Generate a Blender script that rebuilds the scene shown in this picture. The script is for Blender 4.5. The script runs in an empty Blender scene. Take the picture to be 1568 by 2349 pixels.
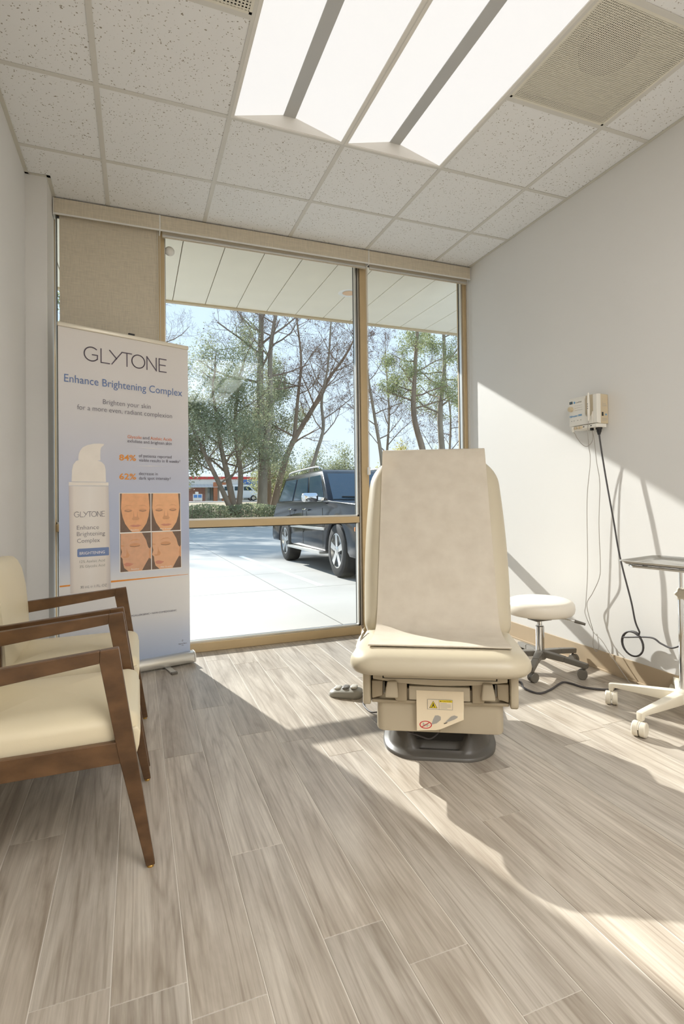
import bpy, bmesh, math, random
from mathutils import Vector, Matrix, noise

scene = bpy.context.scene
col = scene.collection
PI = math.pi

# ---------------------------------------------------------------- camera, light, exposure
cam_data = bpy.data.cameras.new('camera')
cam_data.sensor_fit = 'HORIZONTAL'
cam_data.sensor_width = 36.0
cam_data.lens = 36.0 * 1252.9 / 1568.0
cam_data.shift_x = -29.86 / 1568.0
cam_data.shift_y = -50.65 / 1568.0
cam_data.clip_start = 0.05
cam_data.clip_end = 600
cam = bpy.data.objects.new('camera', cam_data)
col.objects.link(cam)
_r = Vector((0.92871189, -0.37061633, -0.01173696))
_f = Vector((0.37074593, 0.92865691, 0.01199167))
_u = _r.cross(_f)
cam.matrix_world = Matrix(((_r.x, _u.x, -_f.x, 0.1624), (_r.y, _u.y, -_f.y, -2.1506), (_r.z, _u.z, -_f.z, 1.0732), (0, 0, 0, 1)))
scene.camera = cam

SUN_DIR = Vector((0.259, -1.0, -0.55)).normalized()
sun_data = bpy.data.lights.new('sun', 'SUN')
sun_data.energy = 2.5
sun_data.angle = math.radians(0.7)
sun_data.color = (1.0, 0.985, 0.96)
sun = bpy.data.objects.new('sun', sun_data)
sun.rotation_euler = SUN_DIR.to_track_quat('-Z', 'Y').to_euler()
sun.location = (-4, 14, 12)
col.objects.link(sun)

world = bpy.data.worlds.new('sky')
scene.world = world
world.use_nodes = True
wn = world.node_tree
for n in list(wn.nodes):
    wn.nodes.remove(n)
w_out = wn.nodes.new('ShaderNodeOutputWorld')
w_bg = wn.nodes.new('ShaderNodeBackground')
w_tc = wn.nodes.new('ShaderNodeTexCoord')
w_sep = wn.nodes.new('ShaderNodeSeparateXYZ')
w_rp = wn.nodes.new('ShaderNodeValToRGB')
w_rp.color_ramp.elements[0].position = 0.0
w_rp.color_ramp.elements[0].color = (0.76, 0.885, 1.0, 1)
w_rp.color_ramp.elements[1].position = 0.9
w_rp.color_ramp.elements[1].color = (0.40, 0.62, 0.95, 1)
wn.links.new(w_tc.outputs['Generated'], w_sep.inputs[0])
wn.links.new(w_sep.outputs['Z'], w_rp.inputs['Fac'])
w_bg.inputs['Strength'].default_value = 0.385
wn.links.new(w_rp.outputs['Color'], w_bg.inputs['Color'])
wn.links.new(w_bg.outputs[0], w_out.inputs['Surface'])

LAMP_DIM = 0.25              # diffusers of the pair by the window, kept low so the lit panels don't clip
LAMP_FILL = 3.8             # diffusers of the unseen rows added behind the viewer as fill light
LAMP_COLOR = (1.0, 0.985, 0.96)

scene.cycles.use_adaptive_sampling = True
scene.cycles.adaptive_threshold = 0.03
scene.cycles.max_bounces = 6
scene.cycles.diffuse_bounces = 4
scene.cycles.glossy_bounces = 2
scene.cycles.transmission_bounces = 2
scene.cycles.transparent_max_bounces = 8
scene.cycles.caustics_reflective = False
scene.cycles.caustics_refractive = False
scene.view_settings.view_transform = 'Standard'
scene.view_settings.look = 'None'
scene.view_settings.gamma = 1.0
scene.view_settings.exposure = 1.68
scene.view_settings.use_curve_mapping = False

# ---------------------------------------------------------------- helpers
def lin(c):
    return tuple(((x / 255.0) / 12.92 if x / 255.0 <= 0.04045 else ((x / 255.0 + 0.055) / 1.055) ** 2.4) for x in c)

MATS = {}
def newmat(name):
    m = bpy.data.materials.new(name)
    m.use_nodes = True
    nt = m.node_tree
    b = nt.nodes['Principled BSDF']
    MATS[name] = m
    return m, nt, b

def N(nt, kind, **kw):
    n = nt.nodes.new(kind)
    for k, v in kw.items():
        setattr(n, k, v)
    return n

def mat(name, rgb, rough=0.5, metal=0.0, var=0.04, scale=6.0, bump=0.0, bscale=60.0, coat=0.0, spec=None, aniso=(1, 1, 1)):
    """plain surface with a slight procedural mottling of its colour and optional fine relief"""
    if name in MATS:
        return MATS[name]
    m, nt, b = newmat(name)
    tc = N(nt, 'ShaderNodeTexCoord')
    mp = N(nt, 'ShaderNodeMapping')
    mp.inputs['Scale'].default_value = aniso
    nt.links.new(tc.outputs['Object'], mp.inputs['Vector'])
    nz = N(nt, 'ShaderNodeTexNoise')
    nz.inputs['Scale'].default_value = scale
    nz.inputs['Detail'].default_value = 4
    nt.links.new(mp.outputs[0], nz.inputs['Vector'])
    rp = N(nt, 'ShaderNodeValToRGB')
    c = lin(rgb)
    rp.color_ramp.elements[0].position = 0.25
    rp.color_ramp.elements[1].position = 0.75
    rp.color_ramp.elements[0].color = tuple(max(0, x * (1 - var * 2)) for x in c) + (1,)
    rp.color_ramp.elements[1].color = tuple(min(1, x * (1 + var)) for x in c) + (1,)
    nt.links.new(nz.outputs['Fac'], rp.inputs['Fac'])
    nt.links.new(rp.outputs['Color'], b.inputs['Base Color'])
    b.inputs['Roughness'].default_value = rough
    b.inputs['Metallic'].default_value = metal
    if coat:
        b.inputs['Coat Weight'].default_value = coat
        b.inputs['Coat Roughness'].default_value = 0.08
    if spec is not None:
        b.inputs['Specular IOR Level'].default_value = spec
    if bump:
        n2 = N(nt, 'ShaderNodeTexNoise')
        n2.inputs['Scale'].default_value = bscale
        n2.inputs['Detail'].default_value = 3
        nt.links.new(mp.outputs[0], n2.inputs['Vector'])
        bp = N(nt, 'ShaderNodeBump')
        bp.inputs['Strength'].default_value = bump
        bp.inputs['Distance'].default_value = 0.004
        nt.links.new(n2.outputs['Fac'], bp.inputs['Height'])
        nt.links.new(bp.outputs[0], b.inputs['Normal'])
    return m

def emat(name, rgb_lin, strength):
    m, nt, b = newmat(name)
    b.inputs['Base Color'].default_value = (0.30, 0.29, 0.285, 1)
    b.inputs['Emission Color'].default_value = (*rgb_lin, 1)
    b.inputs['Emission Strength'].default_value = strength
    return m

class MB:
    def __init__(self):
        self.v = []
        self.f = []
    def add(self, vs, fs):
        o = len(self.v)
        self.v += [tuple(p) for p in vs]
        self.f += [tuple(i + o for i in f) for f in fs]
        return self
    def box(self, x0, x1, y0, y1, z0, z1):
        v = [(x0, y0, z0), (x1, y0, z0), (x1, y1, z0), (x0, y1, z0), (x0, y0, z1), (x1, y0, z1), (x1, y1, z1), (x0, y1, z1)]
        return self.add(v, [(0, 3, 2, 1), (4, 5, 6, 7), (0, 1, 5, 4), (1, 2, 6, 5), (2, 3, 7, 6), (3, 0, 4, 7)])
    def bar(self, p, q, w, h, up=(0, 0, 1), w2=None, h2=None):
        p, q = Vector(p), Vector(q)
        d = (q - p).normalized()
        s = d.cross(Vector(up))
        if s.length < 1e-5:
            s = d.cross(Vector((1, 0, 0)))
        s.normalize()
        t = s.cross(d)
        w2 = w if w2 is None else w2
        h2 = h if h2 is None else h2
        vs = [p + s * a * w / 2 + t * b * h / 2 for a, b in ((-1, -1), (1, -1), (1, 1), (-1, 1))]
        vs += [q + s * a * w2 / 2 + t * b * h2 / 2 for a, b in ((-1, -1), (1, -1), (1, 1), (-1, 1))]
        return self.add(vs, [(0, 3, 2, 1), (4, 5, 6, 7), (0, 1, 5, 4), (1, 2, 6, 5), (2, 3, 7, 6), (3, 0, 4, 7)])
    def tube(self, path, r, n=8, cap=True):
        path = [Vector(p) for p in path]
        k = len(path)
        rs = r if isinstance(r, (list, tuple)) else [r] * k
        d0 = (path[1] - path[0]).normalized()
        nrm = d0.orthogonal().normalized()
        vs, fs = [], []
        for i, p in enumerate(path):
            d = (path[min(i + 1, k - 1)] - path[max(i - 1, 0)])
            if d.length < 1e-9:
                d = d0
            d.normalize()
            nrm = nrm - d * nrm.dot(d)
            if nrm.length < 1e-6:
                nrm = d.orthogonal()
            nrm.normalize()
            b = d.cross(nrm)
            for j in range(n):
                a = 2 * PI * j / n
                vs.append(p + (nrm * math.cos(a) + b * math.sin(a)) * rs[i])
        for i in range(k - 1):
            for j in range(n):
                fs.append((i * n + j, i * n + (j + 1) % n, (i + 1) * n + (j + 1) % n, (i + 1) * n + j))
        if cap:
            fs.append(tuple(range(n - 1, -1, -1)))
            fs.append(tuple((k - 1) * n + j for j in range(n)))
        return self.add(vs, fs)
    def lathe(self, prof, n=24, c=(0, 0, 0), m=None, cap=True):
        """profile of (radius, height) turned about the z axis, then moved by matrix m"""
        vs, fs = [], []
        c = Vector(c)
        for (r, z) in prof:
            for j in range(n):
                a = 2 * PI * j / n
                vs.append(Vector((r * math.cos(a), r * math.sin(a), z)))
        for i in range(len(prof) - 1):
            for j in range(n):
                fs.append((i * n + j, i * n + (j + 1) % n, (i + 1) * n + (j + 1) % n, (i + 1) * n + j))
        if cap:
            fs.append(tuple(range(n - 1, -1, -1)))
            fs.append(tuple((len(prof) - 1) * n + j for j in range(n)))
        if m is not None:
            vs = [m @ p for p in vs]
        return self.add([p + c for p in vs], fs)
    def prism(self, poly, d0, d1, plane='xz'):
        """2-D polygon extruded along the third axis"""
        def P(a, b, d):
            return (a, d, b) if plane == 'xz' else ((d, a, b) if plane == 'yz' else (a, b, d))
        n = len(poly)
        vs = [P(a, b, d0) for a, b in poly] + [P(a, b, d1) for a, b in poly]
        fs = [tuple(range(n - 1, -1, -1)), tuple(range(n, 2 * n))]
        fs += [(i, (i + 1) % n, n + (i + 1) % n, n + i) for i in range(n)]
        return self.add(vs, fs)
    def levels(self, outline, lv, crown=0.0, rings=4):
        """outline (closed, counter-clockwise 2-D) lofted through (inset, z) levels, closed below, crowned above"""
        n = len(outline)
        cx = sum(p[0] for p in outline) / n
        cy = sum(p[1] for p in outline) / n
        nor = []
        for i in range(n):
            a = Vector(outline[i - 1]); b = Vector(outline[(i + 1) % n])
            t = b - a
            nn = Vector((-t.y, t.x))
            nor.append(nn.normalized() if nn.length > 1e-9 else Vector((0, 0)))
        vs, fs = [], []
        for ins, z in lv:
            for i, p in enumerate(outline):
                q = Vector(p) + nor[i] * ins
                vs.append((q.x, q.y, z))
        L = len(lv)
        for k in range(L - 1):
            for i in range(n):
                fs.append((k * n + i, k * n + (i + 1) % n, (k + 1) * n + (i + 1) % n, (k + 1) * n + i))
        fs.append(tuple(range(n - 1, -1, -1)))
        ins, z = lv[-1]
        top = [Vector(p) + nor[i] * ins for i, p in enumerate(outline)]
        base = (L - 1) * n
        for r in range(1, rings):
            s = 1 - r / rings
            for q in top:
                vs.append((cx + (q.x - cx) * s, cy + (q.y - cy) * s, z + crown * (1 - s * s)))
            nb = len(vs) - n
            for i in range(n):
                fs.append((base + i, base + (i + 1) % n, nb + (i + 1) % n, nb + i))
            base = nb
        vs.append((cx, cy, z + crown))
        for i in range(n):
            fs.append((base + i, base + (i + 1) % n, len(vs) - 1))
        return self.add(vs, fs)
    def sheet(self, pts, th):
        """grid of points (rows of equal length) given thickness th along -normal"""
        R, Cn = len(pts), len(pts[0])
        P = [[Vector(p) for p in row] for row in pts]
        vs, fs = [], []
        for off in (0, 1):
            for i in range(R):
                for j in range(Cn):
                    a = P[min(i + 1, R - 1)][j] - P[max(i - 1, 0)][j]
                    b = P[i][min(j + 1, Cn - 1)] - P[i][max(j - 1, 0)]
                    nn = a.cross(b)
                    if nn.length > 1e-12:
                        nn.normalize()
                    vs.append(P[i][j] + nn * th * off)
        def I(o, i, j):
            return o * R * Cn + i * Cn + j
        for i in range(R - 1):
            for j in range(Cn - 1):
                fs.append((I(0, i, j), I(0, i, j + 1), I(0, i + 1, j + 1), I(0, i + 1, j)))
                fs.append((I(1, i, j), I(1, i + 1, j), I(1, i + 1, j + 1), I(1, i, j + 1)))
        for i in range(R - 1):
            for j in (0, Cn - 1):
                fs.append((I(0, i, j), I(0, i + 1, j), I(1, i + 1, j), I(1, i, j)))
        for j in range(Cn - 1):
            for i in (0, R - 1):
                fs.append((I(0, i, j), I(0, i, j + 1), I(1, i, j + 1), I(1, i, j)))
        return self.add(vs, fs)
    def xf(self, m, start=0):
        self.v[start:] = [tuple(m @ Vector(p)) for p in self.v[start:]]
        return self
    def mesh(self, name, m, smooth=None, bevel=0.0, segs=2, fix=True):
        me = bpy.data.meshes.new(name)
        me.from_pydata([tuple(p) for p in self.v], [], self.f)
        if fix or bevel:
            bm = bmesh.new()
            bm.from_mesh(me)
            if fix:
                bmesh.ops.recalc_face_normals(bm, faces=bm.faces)
            if bevel:
                ed = [e for e in bm.edges if len(e.link_faces) == 2 and e.calc_face_angle(0) > math.radians(38)]
                bmesh.ops.bevel(bm, geom=ed, offset=bevel, segments=segs, profile=0.5, affect='EDGES', clamp_overlap=True)
            bm.to_mesh(me)
            bm.free()
        if m is not None:
            me.materials.append(m)
        if smooth is not None:
            for p in me.polygons:
                p.use_smooth = True
            me.set_sharp_from_angle(angle=math.radians(smooth))
        return me
    def build(self, name, m, parent=None, smooth=None, bevel=0.0, segs=2, fix=True, label=None):
        return link(name, self.mesh(name, m, smooth, bevel, segs, fix), parent, label)

def link(name, me, parent=None, label=None, loc=None):
    o = bpy.data.objects.new(name, me)
    col.objects.link(o)
    if parent is not None:
        o.parent = parent
    if loc is not None:
        o.location = loc
    if label:
        o['label'] = label
    return o

def thing(name, label, cat, loc=(0, 0, 0), rz=0.0, group=None):
    o = bpy.data.objects.new(name, None)
    o.empty_display_size = 0.1
    col.objects.link(o)
    o.location = loc
    o.rotation_euler = (0, 0, rz)
    return tag(o, label, cat, group)

def tag(o, label, cat, group=None, kind=None):
    o['label'] = label
    o['category'] = cat
    if group:
        o['group'] = group
    if kind:
        o['kind'] = kind
    return o

def struct(o, label=None, cat=None):
    o['kind'] = 'structure'
    if label:
        o['label'] = label
    if cat:
        o['category'] = cat
    return o

def holder(name, label, cat):
    o = bpy.data.objects.new(name, None)
    col.objects.link(o)
    return struct(o, label, cat)

def rrect(x0, x1, y0, y1, r, seg=6):
    """rounded rectangle, counter-clockwise; r may be one radius or four (x0y0, x1y0, x1y1, x0y1)"""
    rs = r if isinstance(r, (list, tuple)) else [r] * 4
    out = []
    for (cx, cy, a0, k) in ((x0, y0, PI, 0), (x1, y0, 1.5 * PI, 1), (x1, y1, 0, 2), (x0, y1, 0.5 * PI, 3)):
        q = rs[k]
        sx = 1 if cx == x0 else -1
        sy = 1 if cy == y0 else -1
        for i in range(seg + 1):
            a = a0 + 0.5 * PI * i / seg
            out.append((cx + sx * q + q * math.cos(a), cy + sy * q + q * math.sin(a)))
    return out

def resample(poly, step):
    out = []
    n = len(poly)
    for i in range(n):
        a, b = Vector(poly[i]), Vector(poly[(i + 1) % n])
        k = max(1, int((b - a).length / step))
        for j in range(k):
            out.append(tuple(a.lerp(b, j / k)))
    return out

def catmull(pts, sub=6):
    P = [Vector(p) for p in pts]
    P = [P[0] * 2 - P[1]] + P + [P[-1] * 2 - P[-2]]
    out = []
    for i in range(1, len(P) - 2):
        for j in range(sub):
            t = j / sub
            a, b, c, d = P[i - 1], P[i], P[i + 1], P[i + 2]
            out.append(0.5 * ((2 * b) + (c - a) * t + (2 * a - 5 * b + 4 * c - d) * t * t + (3 * b - a - 3 * c + d) * t ** 3))
    out.append(P[-2])
    return out

def text_mesh(name, body, size, m, parent, M, align='LEFT', thin=0.0, width=None, depth=0.0002, shear=0.0):
    """flat lettering as a mesh, placed by matrix M (x along the line, y up)"""
    cu = bpy.data.curves.new(name, 'FONT')
    cu.body = body
    cu.size = size
    cu.align_x = align
    cu.offset = thin
    cu.extrude = depth
    cu.resolution_u = 3
    cu.shear = shear
    t = bpy.data.objects.new(name, cu)
    col.objects.link(t)
    dg = bpy.context.evaluated_depsgraph_get()
    me = bpy.data.meshes.new_from_object(t.evaluated_get(dg))
    bpy.data.objects.remove(t)
    bpy.data.curves.remove(cu)
    me.name = name
    if width and len(me.vertices):
        xs = [v.co.x for v in me.vertices]
        k = width / (max(xs) - min(xs))
        x0 = min(xs) if align == 'LEFT' else (max(xs) if align == 'RIGHT' else 0)
        for v in me.vertices:
            v.co.x = (v.co.x - x0) * k
    me.materials.clear()
    me.materials.append(m)
    me.transform(M)
    return link(name, me, parent)

# ---------------------------------------------------------------- special materials
def floor_material():
    m, nt, b = newmat('oak_plank')
    tc = N(nt, 'ShaderNodeTexCoord')
    oi = N(nt, 'ShaderNodeObjectInfo')
    mul = N(nt, 'ShaderNodeVectorMath', operation='SCALE')
    cmb = N(nt, 'ShaderNodeCombineXYZ')
    for k in ('X', 'Y', 'Z'):
        nt.links.new(oi.outputs['Random'], cmb.inputs[k])
    nt.links.new(cmb.outputs[0], mul.inputs[0])
    mul.inputs['Scale'].default_value = 41.0
    add = N(nt, 'ShaderNodeVectorMath', operation='ADD')
    nt.links.new(tc.outputs['Object'], add.inputs[0])
    nt.links.new(mul.outputs[0], add.inputs[1])
    def mapped(s):
        mp = N(nt, 'ShaderNodeMapping')
        mp.inputs['Scale'].default_value = s
        nt.links.new(add.outputs[0], mp.inputs['Vector'])
        return mp
    def noise_tex(s, detail=5, rough=0.6, dist=0.0):
        mp = mapped(s)
        t = N(nt, 'ShaderNodeTexNoise')
        t.inputs['Scale'].default_value = 1.0
        t.inputs['Detail'].default_value = detail
        t.inputs['Roughness'].default_value = rough
        t.inputs['Distortion'].default_value = dist
        nt.links.new(mp.outputs[0], t.inputs['Vector'])
        return t
    fine = noise_tex((150, 4.5, 1), 4, 0.6)
    broad = noise_tex((14, 1.5, 1), 5, 0.65, 0.6)
    blot = noise_tex((7, 2.2, 1), 3, 0.5)
    mpw = mapped((10, 0.55, 1))
    wv = N(nt, 'ShaderNodeTexNoise')
    wv.inputs['Scale'].default_value = 0.9
    wv.inputs['Detail'].default_value = 1.5
    nt.links.new(mpw.outputs[0], wv.inputs['Vector'])
    rings = N(nt, 'ShaderNodeMath', operation='MULTIPLY')
    rings.inputs[1].default_value = 20.0
    nt.links.new(wv.outputs['Fac'], rings.inputs[0])
    fr = N(nt, 'ShaderNodeMath', operation='PINGPONG')
    fr.inputs[1].default_value = 1.0
    nt.links.new(rings.outputs[0], fr.inputs[0])
    def ramp(src, p0, c0, p1, c1):
        r = N(nt, 'ShaderNodeValToRGB')
        r.color_ramp.elements[0].position = p0
        r.color_ramp.elements[1].position = p1
        r.color_ramp.elements[0].color = (*c0, 1)
        r.color_ramp.elements[1].color = (*c1, 1)
        nt.links.new(src, r.inputs['Fac'])
        return r
    base = ramp(broad.outputs['Fac'], 0.28, lin((164, 152, 138)), 0.64, lin((208, 199, 186)))
    def mult(a, bsock, fac):
        mx = N(nt, 'ShaderNodeMix', data_type='RGBA', blend_type='MULTIPLY')
        mx.inputs['Factor'].default_value = fac
        nt.links.new(a, mx.inputs[6])
        nt.links.new(bsock, mx.inputs[7])
        return mx.outputs[2]
    c = base.outputs['Color']
    c = mult(c, ramp(fine.outputs['Fac'], 0.32, (0.60, 0.57, 0.53), 0.62, (1, 1, 1)).outputs['Color'], 0.5)
    c = mult(c, ramp(fr.outputs[0], 0.0, (0.66, 0.62, 0.58), 0.35, (1, 1, 1)).outputs['Color'], 0.6)
    c = mult(c, ramp(blot.outputs['Fac'], 0.28, (0.55, 0.50, 0.45), 0.48, (1, 1, 1)).outputs['Color'], 0.45)
    tone = ramp(oi.outputs['Random'], 0.0, (0.86, 0.86, 0.86), 1.0, (1.0, 0.99, 0.97))
    c = mult(c, tone.outputs['Color'], 1.0)
    nt.links.new(c, b.inputs['Base Color'])
    b.inputs['Roughness'].default_value = 0.36
    bp = N(nt, 'ShaderNodeBump')
    bp.inputs['Strength'].default_value = 0.12
    bp.inputs['Distance'].default_value = 0.002
    nt.links.new(fine.outputs['Fac'], bp.inputs['Height'])
    nt.links.new(bp.outputs[0], b.inputs['Normal'])
    return m

def tile_material():
    m, nt, b = newmat('fissured_tile')
    tc = N(nt, 'ShaderNodeTexCoord')
    oi = N(nt, 'ShaderNodeObjectInfo')
    cmb = N(nt, 'ShaderNodeCombineXYZ')
    sc = N(nt, 'ShaderNodeMath', operation='MULTIPLY')
    sc.inputs[1].default_value = 23.0
    nt.links.new(oi.outputs['Random'], sc.inputs[0])
    nt.links.new(sc.outputs[0], cmb.inputs['X'])
    nt.links.new(sc.outputs[0], cmb.inputs['Y'])
    add = N(nt, 'ShaderNodeVectorMath', operation='ADD')
    nt.links.new(tc.outputs['Object'], add.inputs[0])
    nt.links.new(cmb.outputs[0], add.inputs[1])
    warp = N(nt, 'ShaderNodeTexNoise')
    warp.inputs['Scale'].default_value = 60
    warp.inputs['Detail'].default_value = 2
    nt.links.new(add.outputs[0], warp.inputs['Vector'])
    wsc = N(nt, 'ShaderNodeVectorMath', operation='SCALE')
    wsc.inputs['Scale'].default_value = 0.022
    nt.links.new(warp.outputs['Color'], wsc.inputs[0])
    add2 = N(nt, 'ShaderNodeVectorMath', operation='ADD')
    nt.links.new(add.outputs[0], add2.inputs[0])
    nt.links.new(wsc.outputs[0], add2.inputs[1])
    vo = N(nt, 'ShaderNodeTexVoronoi')
    vo.inputs['Scale'].default_value = 95
    nt.links.new(add2.outputs[0], vo.inputs['Vector'])
    thr = N(nt, 'ShaderNodeMath', operation='MULTIPLY')
    thr.inputs[1].default_value = 0.34
    sx = N(nt, 'ShaderNodeSeparateXYZ')
    nt.links.new(vo.outputs['Color'], sx.inputs[0])
    nt.links.new(sx.outputs['X'], thr.inputs[0])
    lt = N(nt, 'ShaderNodeMath', operation='LESS_THAN')
    nt.links.new(vo.outputs['Distance'], lt.inputs[0])
    nt.links.new(thr.outputs[0], lt.inputs[1])
    gt = N(nt, 'ShaderNodeMath', operation='GREATER_THAN')
    gt.inputs[1].default_value = 0.35
    nt.links.new(sx.outputs['Y'], gt.inputs[0])
    pit = N(nt, 'ShaderNodeMath', operation='MULTIPLY')
    nt.links.new(lt.outputs[0], pit.inputs[0])
    nt.links.new(gt.outputs[0], pit.inputs[1])
    mx = N(nt, 'ShaderNodeMix', data_type='RGBA')
    mx.inputs[6].default_value = (*lin((238, 238, 237)), 1)
    mx.inputs[7].default_value = (*lin((160, 152, 138)), 1)
    nt.links.new(pit.outputs[0], mx.inputs['Factor'])
    nt.links.new(mx.outputs[2], b.inputs['Base Color'])
    b.inputs['Roughness'].default_value = 0.9
    inv = N(nt, 'ShaderNodeMath', operation='SUBTRACT')
    inv.inputs[0].default_value = 1.0
    nt.links.new(pit.outputs[0], inv.inputs[1])
    bp = N(nt, 'ShaderNodeBump')
    bp.inputs['Strength'].default_value = 0.5
    bp.inputs['Distance'].default_value = 0.003
    nt.links.new(inv.outputs[0], bp.inputs['Height'])
    nt.links.new(bp.outputs[0], b.inputs['Normal'])
    return m

def glass_material(name, tint=(1, 1, 1), gain=1.0):
    m, nt, b = newmat(name)
    nt.nodes.remove(b)
    out = nt.nodes['Material Output']
    tr = N(nt, 'ShaderNodeBsdfTransparent')
    tr.inputs['Color'].default_value = (*tint, 1)
    gl = N(nt, 'ShaderNodeBsdfGlossy')
    gl.inputs['Roughness'].default_value = 0.0
    gl.inputs['Color'].default_value = (0.95, 1.0, 0.97, 1)
    fr = N(nt, 'ShaderNodeFresnel')
    fr.inputs['IOR'].default_value = 1.5
    k = N(nt, 'ShaderNodeMath', operation='MULTIPLY')
    k.inputs[1].default_value = gain
    k.use_clamp = True
    nt.links.new(fr.outputs[0], k.inputs[0])
    mx = N(nt, 'ShaderNodeMixShader')
    nt.links.new(k.outputs[0], mx.inputs['Fac'])
    nt.links.new(tr.outputs[0], mx.inputs[1])
    nt.links.new(gl.outputs[0], mx.inputs[2])
    nt.links.new(mx.outputs[0], out.inputs['Surface'])
    return m

def cloth_material(name, rgb, trans=0.12, scale=420):
    m, nt, b = newmat(name)
    tc = N(nt, 'ShaderNodeTexCoord')
    facs = []
    for s in ((scale, 12, 14), (14, 12, scale)):
        mp = N(nt, 'ShaderNodeMapping')
        mp.inputs['Scale'].default_value = s
        nt.links.new(tc.outputs['Object'], mp.inputs['Vector'])
        nz = N(nt, 'ShaderNodeTexNoise')
        nz.inputs['Scale'].default_value = 1.0
        nz.inputs['Detail'].default_value = 2
        nt.links.new(mp.outputs[0], nz.inputs['Vector'])
        facs.append(nz)
    ad = N(nt, 'ShaderNodeMath', operation='ADD')
    nt.links.new(facs[0].outputs['Fac'], ad.inputs[0])
    nt.links.new(facs[1].outputs['Fac'], ad.inputs[1])
    hf = N(nt, 'ShaderNodeMath', operation='MULTIPLY')
    hf.inputs[1].default_value = 0.5
    nt.links.new(ad.outputs[0], hf.inputs[0])
    rp = N(nt, 'ShaderNodeValToRGB')
    c = lin(rgb)
    rp.color_ramp.elements[0].position = 0.35
    rp.color_ramp.elements[1].position = 0.65
    rp.color_ramp.elements[0].color = tuple(x * 0.85 for x in c) + (1,)
    rp.color_ramp.elements[1].color = tuple(min(1, x * 1.1) for x in c) + (1,)
    nt.links.new(hf.outputs[0], rp.inputs['Fac'])
    nt.links.new(rp.outputs['Color'], b.inputs['Base Color'])
    b.inputs['Roughness'].default_value = 0.85
    tl = N(nt, 'ShaderNodeBsdfTranslucent')
    nt.links.new(rp.outputs['Color'], tl.inputs['Color'])
    mx = N(nt, 'ShaderNodeMixShader')
    mx.inputs['Fac'].default_value = trans
    nt.links.new(b.outputs[0], mx.inputs[1])
    nt.links.new(tl.outputs[0], mx.inputs[2])
    nt.links.new(mx.outputs[0], nt.nodes['Material Output'].inputs['Surface'])
    return m

def walnut_material():
    m, nt, b = newmat('walnut')
    tc = N(nt, 'ShaderNodeTexCoord')
    mp = N(nt, 'ShaderNodeMapping')
    mp.inputs['Scale'].default_value = (5, 30, 9)
    nt.links.new(tc.outputs['Object'], mp.inputs['Vector'])
    nz = N(nt, 'ShaderNodeTexNoise')
    nz.inputs['Scale'].default_value = 2.2
    nz.inputs['Detail'].default_value = 5
    nt.links.new(mp.outputs[0], nz.inputs['Vector'])
    rp = N(nt, 'ShaderNodeValToRGB')
    rp.color_ramp.elements[0].position = 0.3
    rp.color_ramp.elements[1].position = 0.7
    rp.color_ramp.elements[0].color = (*lin((74, 51, 30)), 1)
    rp.color_ramp.elements[1].color = (*lin((110, 80, 52)), 1)
    nt.links.new(nz.outputs['Fac'], rp.inputs['Fac'])
    nt.links.new(rp.outputs['Color'], b.inputs['Base Color'])
    b.inputs['Roughness'].default_value = 0.32
    return m

M_FLOOR = floor_material()
M_TILE = tile_material()
M_GLASS = glass_material('window_glass', (0.985, 0.995, 0.985), 0.2)
M_WALNUT = walnut_material()
M_WALL = mat('painted_wall', (225, 223, 219), 0.55, var=0.012, scale=1.2, bump=0.05, bscale=220)
M_TEE = mat('tee_white', (214, 211, 203), 0.45, var=0.01)
M_BASEB = mat('vinyl_base', (188, 168, 140), 0.5, var=0.03)
M_FRAME = mat('bronze_frame', (200, 176, 136), 0.42, metal=0.1, var=0.03)
M_GASKET = mat('gasket_dark', (72, 70, 66), 0.6)
M_ALU = mat('aluminium', (214, 212, 206), 0.28, metal=0.7, var=0.02)
M_CHROME = mat('chrome', (222, 222, 222), 0.09, metal=1.0, var=0.01)
M_STEEL = mat('brushed_steel', (205, 204, 200), 0.24, metal=0.95, var=0.03, scale=12)
M_CLOTH = cloth_material('shade_cloth', (224, 213, 192), 0.12)
M_WHITE = mat('white_plastic', (236, 234, 228), 0.4, var=0.01)
M_BLACK = mat('black_rubber', (34, 33, 33), 0.55)
M_CORD = mat('cord_charcoal', (70, 66, 66), 0.5)
M_LEAD = mat('lead_grey', (168, 162, 154), 0.5)

# ---------------------------------------------------------------- the room
ZC = 2.99
XL, XR = -0.435, 2.78
YB, YW = -6.35, 1.80

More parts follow.
